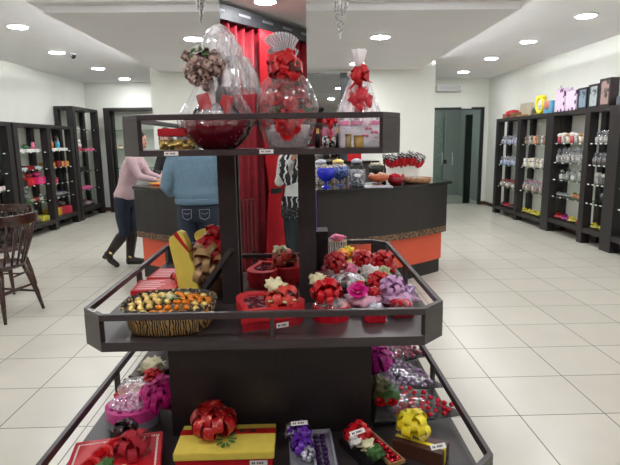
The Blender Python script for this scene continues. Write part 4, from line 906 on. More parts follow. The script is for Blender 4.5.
R_([(lambda: k_plush(m_bei, M_PLUSHW, .16), 'beige'), (lambda: k_plush(m_whi, M_PLUSHW, .16), 'white')], 2, 2, 6, 'round plush toy', 'plush toy')
R_([(lambda: k_treat(m_bro, M_LIL, .19, .035), 'brown'), (lambda: k_treat(m_gw, M_PINK, .19, .035), 'grey')], 2, 3, 7, 'tall wrapped treat', 'wrapped treat')
R_([(lambda: k_pack(m_yg, M_YELR, .17), 'yellow-green')], 2, 4, 5, 'bow packet', 'packet', 1)
R_([(lambda: k_mug(m_rd, M_PLUSHW), 'red'), (lambda: k_mug(m_bei, M_KRAFT), 'beige'), (lambda: k_mug(m_gw, M_WHITE), 'grey')], 3, 1, 7, 'wrapped mug', 'mug')
R_([(lambda: k_treat(m_gw, M_SILV, .2, .036), 'silver grey')], 3, 2, 8, 'tall wrapped treat', 'wrapped treat')
R_([(lambda: k_treat(m_whi, M_WHITE, .14), 'white'), (lambda: k_treat(m_gw, M_BLK, .16), 'grey')], 3, 3, 5, 'wrapped treat', 'wrapped treat', 1)
row([(lambda: k_pack(m_gw, M_SILV, .11, .04), 'silver')], RA, RB, 7.85, 8.26, 4, .60, 'small packet', f'on the fourth shelf of {B3}', 'packet', 1, 81)
row([(lambda: k_pack(m_org, M_KRAFT, .15, .07), 'orange-brown')], RA, RB, 7.44, 7.82, 2, .60, 'packet', f'on the fourth shelf of {B3}', 'packet', 1, 82)
R_([(lambda: k_pack(m_rd, M_RED, .2), 'dark red'), (lambda: k_pack(m_yg, M_YELR, .2), 'yellow-green'), (lambda: k_pack(m_mg, M_FUCH, .2), 'magenta')], 3, 5, 4, 'bow packet', 'packet', 1)
R_([(lambda: k_treat(m_gw, M_SILV), 'grey')], 4, 1, 4, 'wrapped treat', 'wrapped treat')
R_([(lambda: k_treat(m_dk, M_SILV), 'dark grey')], 4, 2, 4, 'wrapped treat', 'wrapped treat')
R_([(lambda: k_mug(m_gw, M_WHITE), 'grey'), (lambda: k_mug(m_dk, M_WHITE), 'dark')], 4, 3, 3, 'wrapped mug', 'mug', 1)
R_([(lambda: k_mug(M_BLK, M_GREY), 'single black')], 4, 4, 1, 'wrapped mug', 'mug', 1)
R_([(lambda: k_pack(m_yg, M_YELR, .17), 'yellow-green')], 4, 5, 2, 'bow packet', 'packet', 1)
# on top of the right shelving
TZ = 1.93
t = thing('gift_hamper', 'brown wicker hamper with red packets at the far end on top', 'hamper', (4.25, 10.15, TZ)); MB().prism([(-.11, -.3), (.11, -.3), (.11, .3), (-.11, .3)], 0, .09).build('basket', mat('dark_wicker', '#5a3426', .6, col2='#a07858', scale=60), t); MB().puff((0, .0, .08), .14, .3, 3, 3, 3, .5).build('red_packets', M_REDP, t, True)
t = thing('beige_open_box', 'pale beige open box standing beside the wicker hamper', 'box', (4.28, 9.72, TZ)); MB().cbox((0, 0, .13), (.02, .5, .24), ry=.15).build('lid', mat('beige_card', '#b7ad97', .6), t); MB().box(-.12, -.18, 0, .06, .18, .04).build('tray', M_KRAFT, t)
t = thing('yellow_plush_ring', 'round yellow toy with blue and white centre on top of shelving', 'toy', (4.2, 8.95, TZ))
ringp = []
b = MB()
for k in range(24): a = 2*PI*k/24; ringp.append((0, .13*math.cos(a), .16+.13*math.sin(a)))
b.tube(ringp+ringp[:1], .038, 10, caps=False); b.build('ring', mat('bright_yellow', '#f3dc1f', .5), t, True)
MB().ball((0, 0, .16), (.03, .10, .10), 3).build('centre', mat('grey_blue_centre', '#a3b3b6', .5, col2='#e8e4d8', scale=20), t, True); MB().ball((0, .11, .28), .04, 2).ball((0, -.11, .28), .04, 2).build('ear', MC['bright_yellow'], t, True)
t = thing('blue_toy_box', 'blue boxed toy with orange picture beside the yellow ring', 'toy', (4.22, 8.62, TZ)); MB().box(-.06, -.14, 0, .06, .14, .2, bev=.004).build('box', mat('sky_blue_box', '#5fa3c8', .5), t); MB().ball((-.06, .03, .14), (.02, .09, .08), 2).build('orange_picture', mat('orange_print', '#e08a6a', .5), t, True)
M_DOT = cells('purple_dot_print', '#6b2577', '#ead7ea', 15, lo=.36, hi=.40)
for k, (y, h, lb) in enumerate(((8.27, .36, 'white gift bag with purple dots, farther and taller one'), (7.93, .30, 'white gift bag with purple dots, nearer and lower one'))):
    t = thing('dotted_gift_bag', lb, 'gift bag', (4.24, y, TZ)); MB().box(-.06, -.15, 0, .06, .15, h).build('bag', M_DOT, t); MB().tube([(-.05, -.05, h-.01), (-.05, 0, h+.05), (-.05, .05, h-.01)], .004, 6).build('handle', M_PURP, t)
for k, (y, h, col_, lb) in enumerate(((7.62, .31, '#8c9fb0', 'dark picture frame with blue-grey photo, farthest of the three'), (7.34, .33, '#b6c0c4', 'dark picture frame with pale photo, middle of the three'), (7.0, .37, '#b39790', 'thick dark box frame with pinkish photo, nearest of the three'))):
    t = thing('picture_frame', lb, 'picture frame', (4.24, y, TZ)); w = .125
    MB().ringprism([(-w, 0), (w, 0), (w, h), (-w, h)], [(-w+.03, .03), (w-.03, .03), (w-.03, h-.03), (-w+.03, h-.03)], 0, .05 if k < 2 else .12).build('frame', mat('black_frame', '#25252a', .35) if k < 2 else mat('brown_frame', '#33292a', .4), t)
    MB().box(-w+.03, .03, .008, w-.03, h-.03, .02).build('photo', mat('photo_'+str(k), col_, .3, col2='#2c3038', scale=9, lo=.5, hi=.62), t)
    for ch_ in t.children: ch_.matrix_parent_inverse = Matrix.Identity(4)
    Rm = Matrix(((0, 0, 1, 0), (1, 0, 0, 0), (0, 1, 0, 0), (0, 0, 0, 1)))  # x->Y, y->Z, z->X
    for ch_ in t.children:
        ch_.data.transform(Matrix(((0, 0, 1, 0), (1, 0, 0, 0), (0, 1, 0, 0), (0, 0, 0, 1)))); ch_.data.transform(Matrix.Translation((-.06 if k < 2 else -.1, 0, 0)))
t = thing('grey_gift_bag', 'grey-blue low box on top at the right edge of the photo', 'box', (4.24, 6.5, TZ)); MB().box(-.1, -.22, 0, .1, .22, .11, bev=.004).build('box', mat('grey_blue_card', '#5f6672', .5), t); MB().box(-.102, -.03, 0, .102, .03, .112).build('ribbon', M_SILV, t)

# left shelving goods
def Lrow(kinds, y0, y1, n, z, nm, where, cat, rows=1, seed=0): row(kinds, -4.5, -4.72, y0, y1, n, z, nm, where, cat, rows, seed)
A_, Bq, Cq, Zq = "low left shelving's near bay", "low left shelving's far bay", 'tall left corner shelving', 'shelving at the left photo edge'
whitetray = lambda: k_box(M_WHITE, M_WHITE, .2, .3, .05)
Lrow([(whitetray, 'white')], 8.34, 9.26, 3, 1.41, 'flat gift box', f'on the top shelf of {A_}', 'gift box', 1, 1)
row([(lambda: k_plush(M_PINK, M_WHITE, .12), 'pink'), (lambda: k_pack(m_grn, M_GREEN, .13, .06), 'dark green')], -4.56, -4.62, 8.4, 9.2, 3, 1.463, 'soft treat', f'on top-shelf white boxes of {A_}', 'treat', 1, 2)
Lrow([(lambda: k_box(mat('pale_aqua_card', '#b8cbd0', .5), M_WHITE, .22, .3, .04), 'pale aqua'), (lambda: k_box(M_DRED, M_CRIM, .2, .2, .06), 'dark red')], 8.34, 9.26, 3, 1.12, 'flat box', f'on the second shelf of {A_}', 'gift box', 1, 3)
Lrow([(lambda: k_box(M_BLK, M_RED, .2, .26, .09), 'black'), (lambda: k_box(mat('bright_red_card', '#e02a30', .5), M_RED, .2, .27, .12), 'bright red'), (lambda: k_box(mat('hot_pink_card', '#e8337e', .5), M_PINK, .2, .27, .12), 'hot pink')][::-1][::-1], 8.34, 9.26, 3, .86, 'gift box', f'on the third shelf of {A_}', 'gift box', 1, 4)
row([(lambda: k_pack(m_org, M_ORA, .13, .08), 'orange'), (lambda: k_pack(m_rd, M_RED, .12, .07), 'red'), (lambda: k_pack(mat('pink_pack', '#df3f86', .5), M_PINK, .14, .08), 'pink')], -4.56, -4.62, 8.4, 9.2, 3, .985, 'bow packet', f'on third-shelf boxes of {A_}', 'packet', 1, 5)
Lrow([(lambda: k_pack(m_rd, M_CRIM, .12), 'dark red'), (lambda: k_treat(m_whi, M_WHITE, .1), 'white'), (lambda: k_treat(m_grn, M_GREEN, .18), 'green'), (lambda: k_pack(m_bei, M_KRAFT, .12), 'beige')], 8.34, 9.26, 6, .56, 'treat', f'on the fourth shelf of {A_}', 'treat', 1, 6)
Lrow([(lambda: k_box(m_yg, M_YELR, .2, .26, .09), 'yellow'), (lambda: k_box(m_dk, M_BLK, .2, .22, .06), 'dark')], 8.34, 9.26, 3, .2, 'box', f'on the bottom board of {A_}', 'gift box', 1, 7)
Lrow([(whitetray, 'white')], 9.42, 10.18, 3, 1.42, 'flat gift box', f'on the top shelf of {Bq}', 'gift box', 1, 8)
row([(lambda: k_treat(mat('turquoise_wrap', '#2f9fc0', .4, var=.2), M_SILV, .2), 'turquoise'), (lambda: k_treat(mat('bright_orange_wrap', '#ef7a22', .4, var=.2), M_ORA, .2), 'orange')], -4.56, -4.62, 9.42, 10.1, 3, 1.473, 'wrapped figure', f'on white boxes on the top shelf of {Bq}', 'treat', 1, 9)
Lrow([(lambda: k_box(mat('gold_card', '#c99a56', .5), M_RED, .2, .24, .09), 'gold'), (lambda: k_box(M_DRED, M_RED, .2, .24, .11), 'dark red')], 9.42, 10.18, 3, 1.12, 'gift box', f'on the second shelf of {Bq}', 'gift box', 1, 10)
Lrow([(lambda: k_box(mat('rose_card', '#c24c62', .5), M_PINK, .2, .3, .09), 'rose pink')], 9.42, 9.9, 1, .83, 'gift box', f'on the third shelf of {Bq}', 'gift box', 1, 11)
Lrow([(lambda: k_pack(m_pw, M_PURP, .15), 'purple'), (lambda: k_pack(m_org, M_ORA, .17, .1), 'orange'), (lambda: k_pack(m_bw, M_SILV, .14), 'blue'), (lambda: k_pack(m_bei, M_KRAFT, .12), 'beige')], 9.42, 10.18, 5, .57, 'packet', f'on the fourth shelf of {Bq}', 'packet', 1, 12)
Lrow([(lambda: k_box(mat('amber_card', '#e0a52a', .5), M_YELR, .22, .34, .14), 'amber yellow'), (lambda: k_box(mat('raspberry_card', '#c03048', .5), M_RED, .22, .3, .14), 'raspberry')], 9.42, 10.18, 2, .22, 'gift box', f'on the bottom board of {Bq}', 'gift box', 1, 13)
Lrow([(lambda: k_pack(m_dk, M_CRIM, .16, .08), 'dark red-brown')], 9.5, 10.1, 2, .365, 'bow packet', f'on bottom boxes of the low left shelving', 'packet', 1, 14)
Lrow([(lambda: k_box(M_PINK, M_MAG, .2, .28, .05), 'pink'), (lambda: k_box(m_rd, M_RED, .2, .28, .05), 'red')], 10.56, 11.5, 3, 1.40, 'flat tray', f'on the second shelf of {Cq}', 'gift box', 1, 15)
row([(lambda: k_plush(M_PLUSHW, M_YELR, .2), 'white and yellow')], -4.56, -4.62, 10.8, 11.1, 1, 1.453, 'plush toy', f'on the pink trays of {Cq}', 'plush toy', 1, 16)
Lrow([(lambda: k_box(M_BLK, M_GREEN, .24, .5, .08), 'long black')], 10.6, 11.3, 1, .98, 'gift box', f'on the third shelf of {Cq}', 'gift box', 1, 17)
Lrow([(lambda: k_box(mat('candy_pink_card', '#e0629a', .5), M_PINK, .22, .5, .06), 'long candy pink')], 10.6, 11.3, 1, .60, 'gift box', f'on the fourth shelf of {Cq}', 'gift box', 1, 18)
Lrow([(lambda: k_pack(mat('grey_pink_pack', '#a58d92', .6, var=.2), M_PINK, .2, .12), 'grey-pink'), (lambda: k_pack(m_dk, M_BLK, .2, .1), 'dark')], 10.56, 11.5, 4, .22, 'soft packet', f'on the bottom board of {Cq}', 'packet', 1, 19)
Lrow([(lambda: k_box(M_WHITE, M_PINK, .2, .24, .06), 'white')], 7.7, 8.0, 1, .85, 'gift box', f'on the third shelf of {Zq}', 'gift box', 1, 20)
Lrow([(lambda: k_pack(m_whi, M_SILV, .16), 'white')], 7.6, 8.0, 2, 1.11, 'packet', f'on the second shelf of {Zq}', 'packet', 1, 21)
Lrow([(lambda: k_treat(m_bro, M_KRAFT, .15), 'brown')], 7.6, 8.0, 2, .56, 'wrapped treat', f'on the fourth shelf of {Zq}', 'wrapped treat', 1, 22)
# goods on the back display unit
for k, (x, z, m_, lb) in enumerate(((-4.0, 1.4, m_bei, 'beige packet on the second shelf of the display unit against the back wall'), (-3.6, 1.0, m_rd, 'red packet on the middle shelf of the display unit against the back wall'), (-3.6, .2, m_rd, 'red packet on the bottom board of the display unit against the back wall'))):
    p = k_pack(m_, M_KRAFT, .18, .08); p.location = (x, 11.78, z+.001); p['label'] = lb

# ------------------------------------------------------------------ wooden chairs
def chair(loc, rz, label):
    t = thing('wooden_chair', label, 'chair', loc, rz, None)
    MB().lathe([(.0, .425), (.19, .425), (.205, .435), (.205, .452), (.19, .46), (.0, .452)], seg=40, sy=.96).build('seat', M_CHAIR, t, True)
    for sx in (-1, 1):
        for sy in (-1, 1):
            pts = [(sx*.13, sy*.12, .43), (sx*.165, sy*.155, .30), (sx*.19, sy*.185, .16), (sx*.215, sy*.21, 0)]
            MB().tube(pts, [.017, .024, .02, .013], 12).build('leg', M_CHAIR, t, True)
    for sx in (-1, 1): MB().tube([(sx*.19, -.18, .17), (sx*.188, 0, .17), (sx*.19, .18, .17)], [.009, .013, .009], 8).build('stretcher', M_CHAIR, t, True)
    for sy in (-1, 1): MB().tube([(-.17, sy*.165, .24), (0, sy*.165, .24), (.17, sy*.165, .24)], [.009, .013, .009], 8).build('stretcher', M_CHAIR, t, True)
    MB().tube([(-.188, 0, .17), (.188, 0, .17)], .01, 8).build('stretcher', M_CHAIR, t, True)
    # back at -Y, leaning outwards
    n = 7
    for k in range(n):
        u = -1+2*k/(n-1); x0 = u*.16; y0 = -.185*math.sqrt(max(0, 1-(u*.8)**2)); x1 = u*.215; y1 = -.30+.07*u*u
        if 0 < k < n-1: MB().tube([(x0, y0, .45), ((x0+x1)/2, (y0+y1)/2-.005, .64), (x1, y1, .83)], [.008, .013, .008], 8).build('spindle', M_CHAIR, t, True)
        else: MB().tube([(x0, y0, .45), ((x0+x1)/2, (y0+y1)/2, .64), (x1, y1, .85)], [.014, .018, .014], 10).build('back_post', M_CHAIR, t, True)
    b = MB(); A = []
    for k in range(17):
        u = -1+k/8; A.append((u*.245, -.305+.085*u*u))
    b.prism([(x, y-.011) for x, y in A]+[(x, y+.011) for x, y in A[::-1]], .80, .885); b.build('top_rail', M_CHAIR, t, bev=.006)
    return t
c1 = chair((-2.69, 4.50, 0), R(76), 'dark wooden spindle-back chair at the left edge, nearer one')
c1.scale = (1.05, 1.05, 1.05)
chair((-3.16, 5.36, 0), R(178), 'dark wooden spindle-back chair behind the nearer one')

# ------------------------------------------------------------------ people
def limb(b, pts, rad):
    b.tube(pts, rad, 14)
    for p, r in zip(pts, rad): b.ball(p, r, 2)
def hand(b, wrist, d, palm_n, side=1, curl=.5, s=1):
    """palm and five bent fingers; d = pointing direction, palm_n = palm normal"""
    w = Vector(wrist); d = Vector(d).normalized(); n = Vector(palm_n).normalized(); n = (n-d*n.dot(d)).normalized(); x = d.cross(n)*side
    def P_(a, b_, c): return w+(d*a+x*b_+n*c)*s
    M4 = Matrix((x, d, n)).transposed().to_4x4()
    b.ball(P_(.045, 0, 0), (.038*s, .05*s, .016*s), 2, M4); b.ball(P_(.0, 0, 0), .024*s, 2)
    for k, (off, L) in enumerate(((-.027, .072), (-.009, .082), (.009, .077), (.027, .06))):
        a = curl*1.1; p0 = P_(.08, off, 0); p1 = p0+(d*math.cos(a*.5)+n*math.sin(a*.5))*L*.45*s; p2 = p1+(d*math.cos(a*1.3)+n*math.sin(a*1.3))*L*.32*s; p3 = p2+(d*math.cos(a*2)+n*math.sin(a*2))*L*.23*s
        b.tube([P_(.05, off*.9, 0), p0, p1, p2, p3], [.0095*s, .0092*s, .0085*s, .008*s, .0065*s], 8)
    b.tube([P_(.015, -.025, .0), P_(.04, -.048, .01), P_(.062, -.058, .022), P_(.08, -.056, .034)], [.013*s, .011*s, .0095*s, .008*s], 8)
def head(b, c, fd, s=1, tilt=0):
    """skull, jaw, nose, lips, ears; fd = facing direction (horizontal)"""
    c = Vector(c); f = Vector(fd).normalized(); r = f.cross(Vector((0, 0, 1))).normalized(); u = r.cross(f)
    M4 = Matrix((r, f, u)).transposed().to_4x4(); Q = lambda x, y, z: c+(r*x+f*y+u*z)*s
    b.ball(Q(0, -.01, .03), (.075*s, .095*s, .09*s), 3, M4); b.ball(Q(0, .02, -.035), (.058*s, .07*s, .075*s), 3, M4); b.ball(Q(0, .06, -.085), (.026*s, .025*s, .022*s), 2, M4)
    b.tube([Q(0, .085, .02), Q(0, .10, -.005), Q(0, .112, -.022)], [.008*s, .011*s, .014*s], 8); b.ball(Q(0, .09, -.052), (.024*s, .012*s, .006*s), 2, M4); b.ball(Q(0, .088, -.063), (.02*s, .012*s, .006*s), 2, M4)
    for sx in (-1, 1): b.ball(Q(sx*.077, -.005, -.008), (.01*s, .018*s, .03*s), 2, M4); b.ball(Q(sx*.035, .07, -.02), (.018*s, .016*s, .016*s), 2, M4)
    return Q, M4
def face_parts(Q, M4, t, s=1):
    b = MB()
    for sx in (-1, 1): b.ball(Q(sx*.03, .083, .012), (.013*s, .007*s, .008*s), 2, M4)
    b.build('eye', M_WHITE, t, True); b = MB()
    for sx in (-1, 1): b.ball(Q(sx*.03, .0895, .012), (.0055*s, .003*s, .0058*s), 2, M4); b.tube([Q(sx*.045, .083, .032), Q(sx*.03, .090, .036), Q(sx*.014, .090, .032)], .0032, 6)
    b.build('eyebrow', M_HAIRD, t, True)
    b = MB(); b.ball(Q(0, .098, -.053), (.022*s, .006*s, .005*s), 2, M4); b.ball(Q(0, .097, -.062), (.018*s, .006*s, .005*s), 2, M4); b.build('lips', mat('lips', '#a34a4a', .4), t, True)
VX = .008
# man in blue sweater, back to the camera
t = thing('person', 'person in light blue sweater and dark jeans standing at the counter, back turned', 'person', (-.945, 4.78, 0))
b = MB()
b.rings([(0, 0, .86, .16, .11), (0, 0, .95, .165, .115), (0, 0, 1.05, .15, .10), (0, 0, 1.2, .17, .11), (0, 0, 1.34, .19, .11), (0, 0, 1.42, .15, .09), (0, .01, 1.46, .07, .065)])
b.tube([(0, .01, 1.42), (0, .02, 1.54)], [.06, .056], 14); Q, M4 = head(b, (0, .045, 1.62), (0, 1, -.05))
for sx in (-1, 1):
    limb(b, [(sx*.185, 0, 1.39), (sx*.25, -.01, 1.13), (sx*.235, .12, 1.06)], [.055, .042, .03]); limb(b, [(sx*.235, .12, 1.06), (sx*.2, .25, 1.09)], [.03, .026]); hand(b, (sx*.19, .27, 1.09), (-sx*.2, 1, .05), (0, .1, -1), sx, .25)
    limb(b, [(sx*.09, 0, .88), (sx*.10, .01, .48), (sx*.11, -.01, .09)], [.09, .06, .042]); limb(b, [(sx*.11, -.02, .05), (sx*.125, .13, .035)], [.04, .032])
b.build('body', M_SKIN, t, True, mods=(VX, 5)); face_parts(Q, M4, t)
M_SWE = mat('light_blue_sweater', '#647f92', .9, var=.08, scale=35, bump=.15); M_JEAN = mat('dark_denim', '#1c2738', .8, var=.18, scale=60)
b = MB(); b.rings([(0, 0, .97, .195, .14), (0, 0, 1.0, .205, .15), (0, 0, 1.05, .22, .155), (0, 0, 1.12, .21, .145), (0, 0, 1.26, .215, .14), (0, 0, 1.37, .215, .13), (0, .005, 1.435, .17, .11), (0, .01, 1.47, .09, .08)])
for sx in (-1, 1): limb(b, [(sx*.19, 0, 1.39), (sx*.235, -.01, 1.26), (sx*.275, -.02, 1.12), (sx*.262, .05, 1.07), (sx*.24, .15, 1.06), (sx*.205, .245, 1.09)], [.075, .075, .066, .06, .05, .045])
b.build('sweater', M_SWE, t, True, mods=(.011, 8))
MB().lathe([(.205, .955), (.212, .965), (.214, 1.005), (.208, 1.01)], seg=40, sy=.73, fold=lambda a, z, j: 1+.006*math.sin(60*a)).build('sweater_hem', mat('blue_rib_knit', '#5a7487', .9, var=.1), t, True)
MB().lathe([(.08, 1.455), (.088, 1.47), (.078, 1.485)], (0, .012, 0), seg=28, caps=False).build('sweater_collar', MC['blue_rib_knit'], t, True)
b = MB(); b.rings([(0, 0, .80, .18, .13), (0, 0, .89, .195, .145), (0, 0, 1.0, .18, .13)])
for sx in (-1, 1): limb(b, [(sx*.092, -.01, .87), (sx*.10, .0, .68), (sx*.107, .01, .48), (sx*.115, -.005, .28), (sx*.12, -.02, .07)], [.108, .1, .078, .07, .062])
b.build('jeans', M_JEAN, t, True, mods=(.010, 6))
for sx in (-1, 1):
    b = MB(); 
    for (x0, z0, x1, z1) in ((.035, .83, .125, .83), (.035, .83, .04, .755), (.125, .83, .12, .755), (.04, .755, .08, .735), (.08, .735, .12, .755), (.05, .80, .08, .785), (.08, .785, .11, .80)):
        b.tube([(sx*x0, -.146+x0*x0*1.5, z0+.085), (sx*x1, -.146+x1*x1*1.5, z1+.085)], .0022, 5)
    b.build('pocket_stitching', mat('stitching', '#8c8f96', .8), t)
    MB().rings([(sx*.12, .04, .0, .05, .145), (sx*.12, .04, .03, .05, .145), (sx*.12, .02, .07, .045, .11), (sx*.12, -.03, .10, .042, .055)]).build('shoe', M_BLK, t, True)
Q2 = Q; MB().ball(Q(0, -.022, .045), (.084, .10, .088), 3, M4).ball(Q(0, -.055, -.01), (.072, .06, .075), 3, M4).build('short_hair', M_HAIRD, t, True)
# woman in pink at the left end of the counter
t = thing('person', 'person in pale pink sweater, dark jeans and tall boots leaning on the counter end', 'person', (-2.12, 6.35, 0))
hip = Vector((-.03, 0, .86)); sh = Vector((.12, .0, 1.33))
b = MB(); b.rings([(-.03, 0, .82, .11, .15), (-.03, 0, .92, .105, .15), (.01, 0, 1.03, .085, .12), (.06, 0, 1.18, .10, .14), (.10, 0, 1.30, .095, .15), (.12, 0, 1.37, .06, .1), (.13, 0, 1.40, .045, .05)])
b.tube([(.13, 0, 1.38), (.16, -.0, 1.47)], [.048, .044], 12); Q, M4 = head(b, (.19, 0, 1.555), (1, -.15, -.25), .95)
b_ar = [[(.12, -.16, 1.33), (.22, -.2, 1.13), (.40, -.20, 1.09)], [(.12, .16, 1.33), (.24, .14, 1.14), (.42, .06, 1.09)]]
for k, a in enumerate(b_ar): limb(b, a, [.045, .036, .025]); hand(b, a[2], (1, .2-.2*k, .0), (0, 0, -1), 1-2*k, .2, .92)
lr = [(-.04, .075, .85), (-.0, .09, .47), (-.06, .10, .09)]; ll = [(-.04, -.075, .85), (-.04, -.1, .44), (-.24, -.08, .19)]
limb(b, lr, [.085, .055, .038]); limb(b, ll, [.085, .055, .038]); limb(b, [(-.06, .10, .05), (.08, .10, .035)], [.035, .028]); limb(b, [(-.26, -.08, .15), (-.2, -.08, .05)], [.035, .028])
b.build('body', M_SKIN, t, True, mods=(VX, 5)); face_parts(Q, M4, t, .95)
b = MB(); b.rings([(-.03, 0, .84, .125, .165), (-.035, 0, .92, .125, .168), (.0, 0, 1.02, .105, .14), (.055, 0, 1.17, .12, .16), (.095, 0, 1.29, .115, .17), (.12, 0, 1.36, .08, .12), (.13, 0, 1.395, .055, .06)])
for a in b_ar: limb(b, [a[0], ((Vector(a[0])+Vector(a[1]))/2), a[1], a[2]], [.062, .056, .048, .036])
b.build('sweater', mat('pale_pink_sweater', '#c3a7ac', .9, var=.08, scale=35), t, True, mods=(.011, 7))
b = MB(); b.rings([(-.04, 0, .76, .12, .16), (-.035, 0, .84, .125, .16), (-.03, 0, .89, .11, .15)])
limb(b, [lr[0], (-.02, .085, .65), lr[1], (-.03, .095, .34)], [.10, .085, .066, .055]); limb(b, [ll[0], (-.05, -.09, .63), ll[1], (-.12, -.09, .34)], [.10, .085, .066, .055])
b.build('jeans', M_JEAN, t, True, mods=(.010, 6))
M_BOOT = mat('dark_boot_leather', '#241d1b', .4, var=.15)
for (k, a, toe) in ((0, (lr[1], lr[2]), ((-.07, .10, .05), (.02, .10, .04), (.12, .10, .03))), (1, (ll[1], ll[2]), ((-.27, -.08, .17), (-.24, -.08, .09), (-.17, -.08, .03)))):
    p = Vector(a[0]); q_ = Vector(a[1]); b = MB(); limb(b, [p.lerp(q_, .22), p.lerp(q_, .6), q_], [.07, .062, .05]); limb(b, toe, [.048, .042, .034])
    h0 = Vector(toe[0]); b.tube([h0+Vector((-.015, 0, 0)), h0+Vector((-.02 if k == 0 else -.06, 0, -.05))], [.03, .026], 10); b.build('boot', M_BOOT, t, True, mods=(.009, 3))
    MB().tube([p.lerp(q_, .95)+Vector((.0, -.056, .0)), p.lerp(q_, .95)+Vector((.03, -.05, -.02))], .012, 8).build('boot_buckle', M_GOLD, t, True)
b = MB(); b.ball(Q(0, -.03, .045), (.088, .10, .088), 3, M4); b.ball(Q(0, -.075, -.05), (.082, .06, .11), 3, M4); b.rings([(.09, 0, 1.28, .05, .09), (.09, 0, 1.36, .06, .1), (.11, 0, 1.46, .07, .095), (.14, 0, 1.55, .07, .09)])
b.build('long_hair', M_HAIRD, t, True, mods=(.01, 3))
# shop assistant behind the counter
t = thing('person', 'person with brown hair and dark top behind the left end of the counter', 'person', (-1.68, 7.0, 0))
b = MB(); b.rings([(0, 0, .86, .15, .10), (0, 0, 1.0, .12, .085), (0, 0, 1.18, .15, .1), (0, 0, 1.36, .16, .09), (0, 0, 1.43, .06, .055)])
b.tube([(0, 0, 1.41), (0, -.02, 1.52)], [.048, .046], 12); Q, M4 = head(b, (-.09, -.04, 1.60), (-.25, -1, -.15), .95)
ar = [[(-.16, 0, 1.36), (-.22, -.08, 1.14), (-.08, -.3, 1.12)], [(.16, 0, 1.36), (.22, -.08, 1.14), (.10, -.3, 1.12)]]
for k, a in enumerate(ar): limb(b, a, [.045, .036, .026]); hand(b, a[2], (.3-.2*k, -1, -.1), (0, 0, -1), 1-2*k, .4, .92)
for sx in (-1, 1): limb(b, [(sx*.08, 0, .85), (sx*.09, 0, .46), (sx*.1, 0, .09)], [.085, .055, .04]); limb(b, [(sx*.1, .0, .05), (sx*.1, -.12, .035)], [.036, .03])
b.tube([(-.02, 0, 1.44), (-.07, -.02, 1.55)], [.045, .045], 12)
b.build('body', M_SKIN, t, True, mods=(VX, 5)); face_parts(Q, M4, t, .95)
b = MB(); b.rings([(0, 0, .84, .165, .12), (0, 0, 1.0, .14, .1), (0, 0, 1.18, .165, .115), (0, 0, 1.36, .175, .105), (0, 0, 1.42, .09, .07)])
for a in ar: limb(b, [a[0], a[1], Vector(a[1]).lerp(Vector(a[2]), .8)], [.06, .05, .038])
b.build('dark_top', mat('charcoal_knit', '#1d1c20', .85, var=.15), t, True, mods=(.011, 6))
b = MB(); b.rings([(0, 0, .78, .16, .12), (0, 0, .88, .15, .115)])
for sx in (-1, 1): limb(b, [(sx*.08, 0, .84), (sx*.09, 0, .46), (sx*.1, 0, .1)], [.1, .07, .055])
b.build('trousers', M_BLK, t, True, mods=(.012, 4))
for sx in (-1, 1): MB().rings([(sx*.1, -.04, 0, .045, .12), (sx*.1, -.04, .04, .045, .12), (sx*.1, 0, .09, .04, .05)]).build('shoe', M_BLK, t, True)
b = MB(); b.ball(Q(0, -.03, .045), (.086, .10, .088), 3, M4); b.ball(Q(0, -.07, -.06), (.085, .05, .13), 3, M4); b.ball(Q(.075, .0, -.07), (.022, .04, .11), 2, M4); b.ball(Q(-.075, .0, -.07), (.022, .04, .11), 2, M4)
b.build('brown_hair', M_HAIRB, t, True)
# photographer, seen only in the column mirror
t = thing('person', 'person in white top, striped scarf and fringed wrap reflected in the column mirror', 'person', (.02, -.34, 0))
b = MB(); b.rings([(0, 0, .84, .16, .11), (0, 0, .95, .15, .105), (0, 0, 1.05, .125, .09), (0, 0, 1.2, .15, .1), (0, 0, 1.34, .165, .095), (0, 0, 1.40, .12, .075), (0, 0, 1.43, .055, .055)])
b.tube([(0, 0, 1.4), (0, .01, 1.48)], [.05, .046], 12); Q, M4 = head(b, (0, .0, 1.56), (0, 1, -.1), .92)
ar = [[(-.165, 0, 1.34), (-.215, .0, 1.12), (-.06, .21, 1.37)], [(.165, 0, 1.34), (.215, .0, 1.12), (.06, .21, 1.37)]]
for k, a in enumerate(ar): limb(b, a, [.045, .036, .026]); hand(b, a[2], (.25*(1-2*k), .12, 1), (.9*(1-2*k), .3, 0), 1-2*k, .45, .9)
for sx in (-1, 1): limb(b, [(sx*.085, 0, .84), (sx*.09, .0, .46), (sx*.095, 0, .09)], [.09, .058, .04]); limb(b, [(sx*.095, .0, .05), (sx*.1, .12, .035)], [.036, .03])
b.build('body', M_SKIN, t, True, mods=(VX, 5)); face_parts(Q, M4, t, .92)
b = MB(); b.rings([(0, 0, .88, .185, .135), (0, 0, 1.0, .165, .12), (0, 0, 1.1, .15, .11), (0, 0, 1.22, .165, .12), (0, 0, 1.34, .18, .11), (0, 0, 1.405, .14, .09), (0, 0, 1.435, .07, .065)])
for a in ar: limb(b, [a[0], a[1], Vector(a[1]).lerp(Vector(a[2]), .85)], [.062, .052, .038])
b.build('white_top', mat('white_cotton', '#e3e6e4', .85, var=.04), t, True, mods=(.011, 6))
b = MB(); b.rings([(0, 0, .78, .17, .125), (0, 0, .88, .165, .12)])
for sx in (-1, 1): limb(b, [(sx*.085, 0, .82), (sx*.09, .0, .46), (sx*.095, 0, .08)], [.108, .078, .06])
b.build('trousers', mat('dark_grey_trousers', '#24292e', .8, var=.12), t, True, mods=(.012, 5))
for sx in (-1, 1): MB().rings([(sx*.1, .04, 0, .045, .12), (sx*.1, .04, .04, .045, .12), (sx*.1, 0, .09, .045, .055)]).build('shoe', M_BLK, t, True)
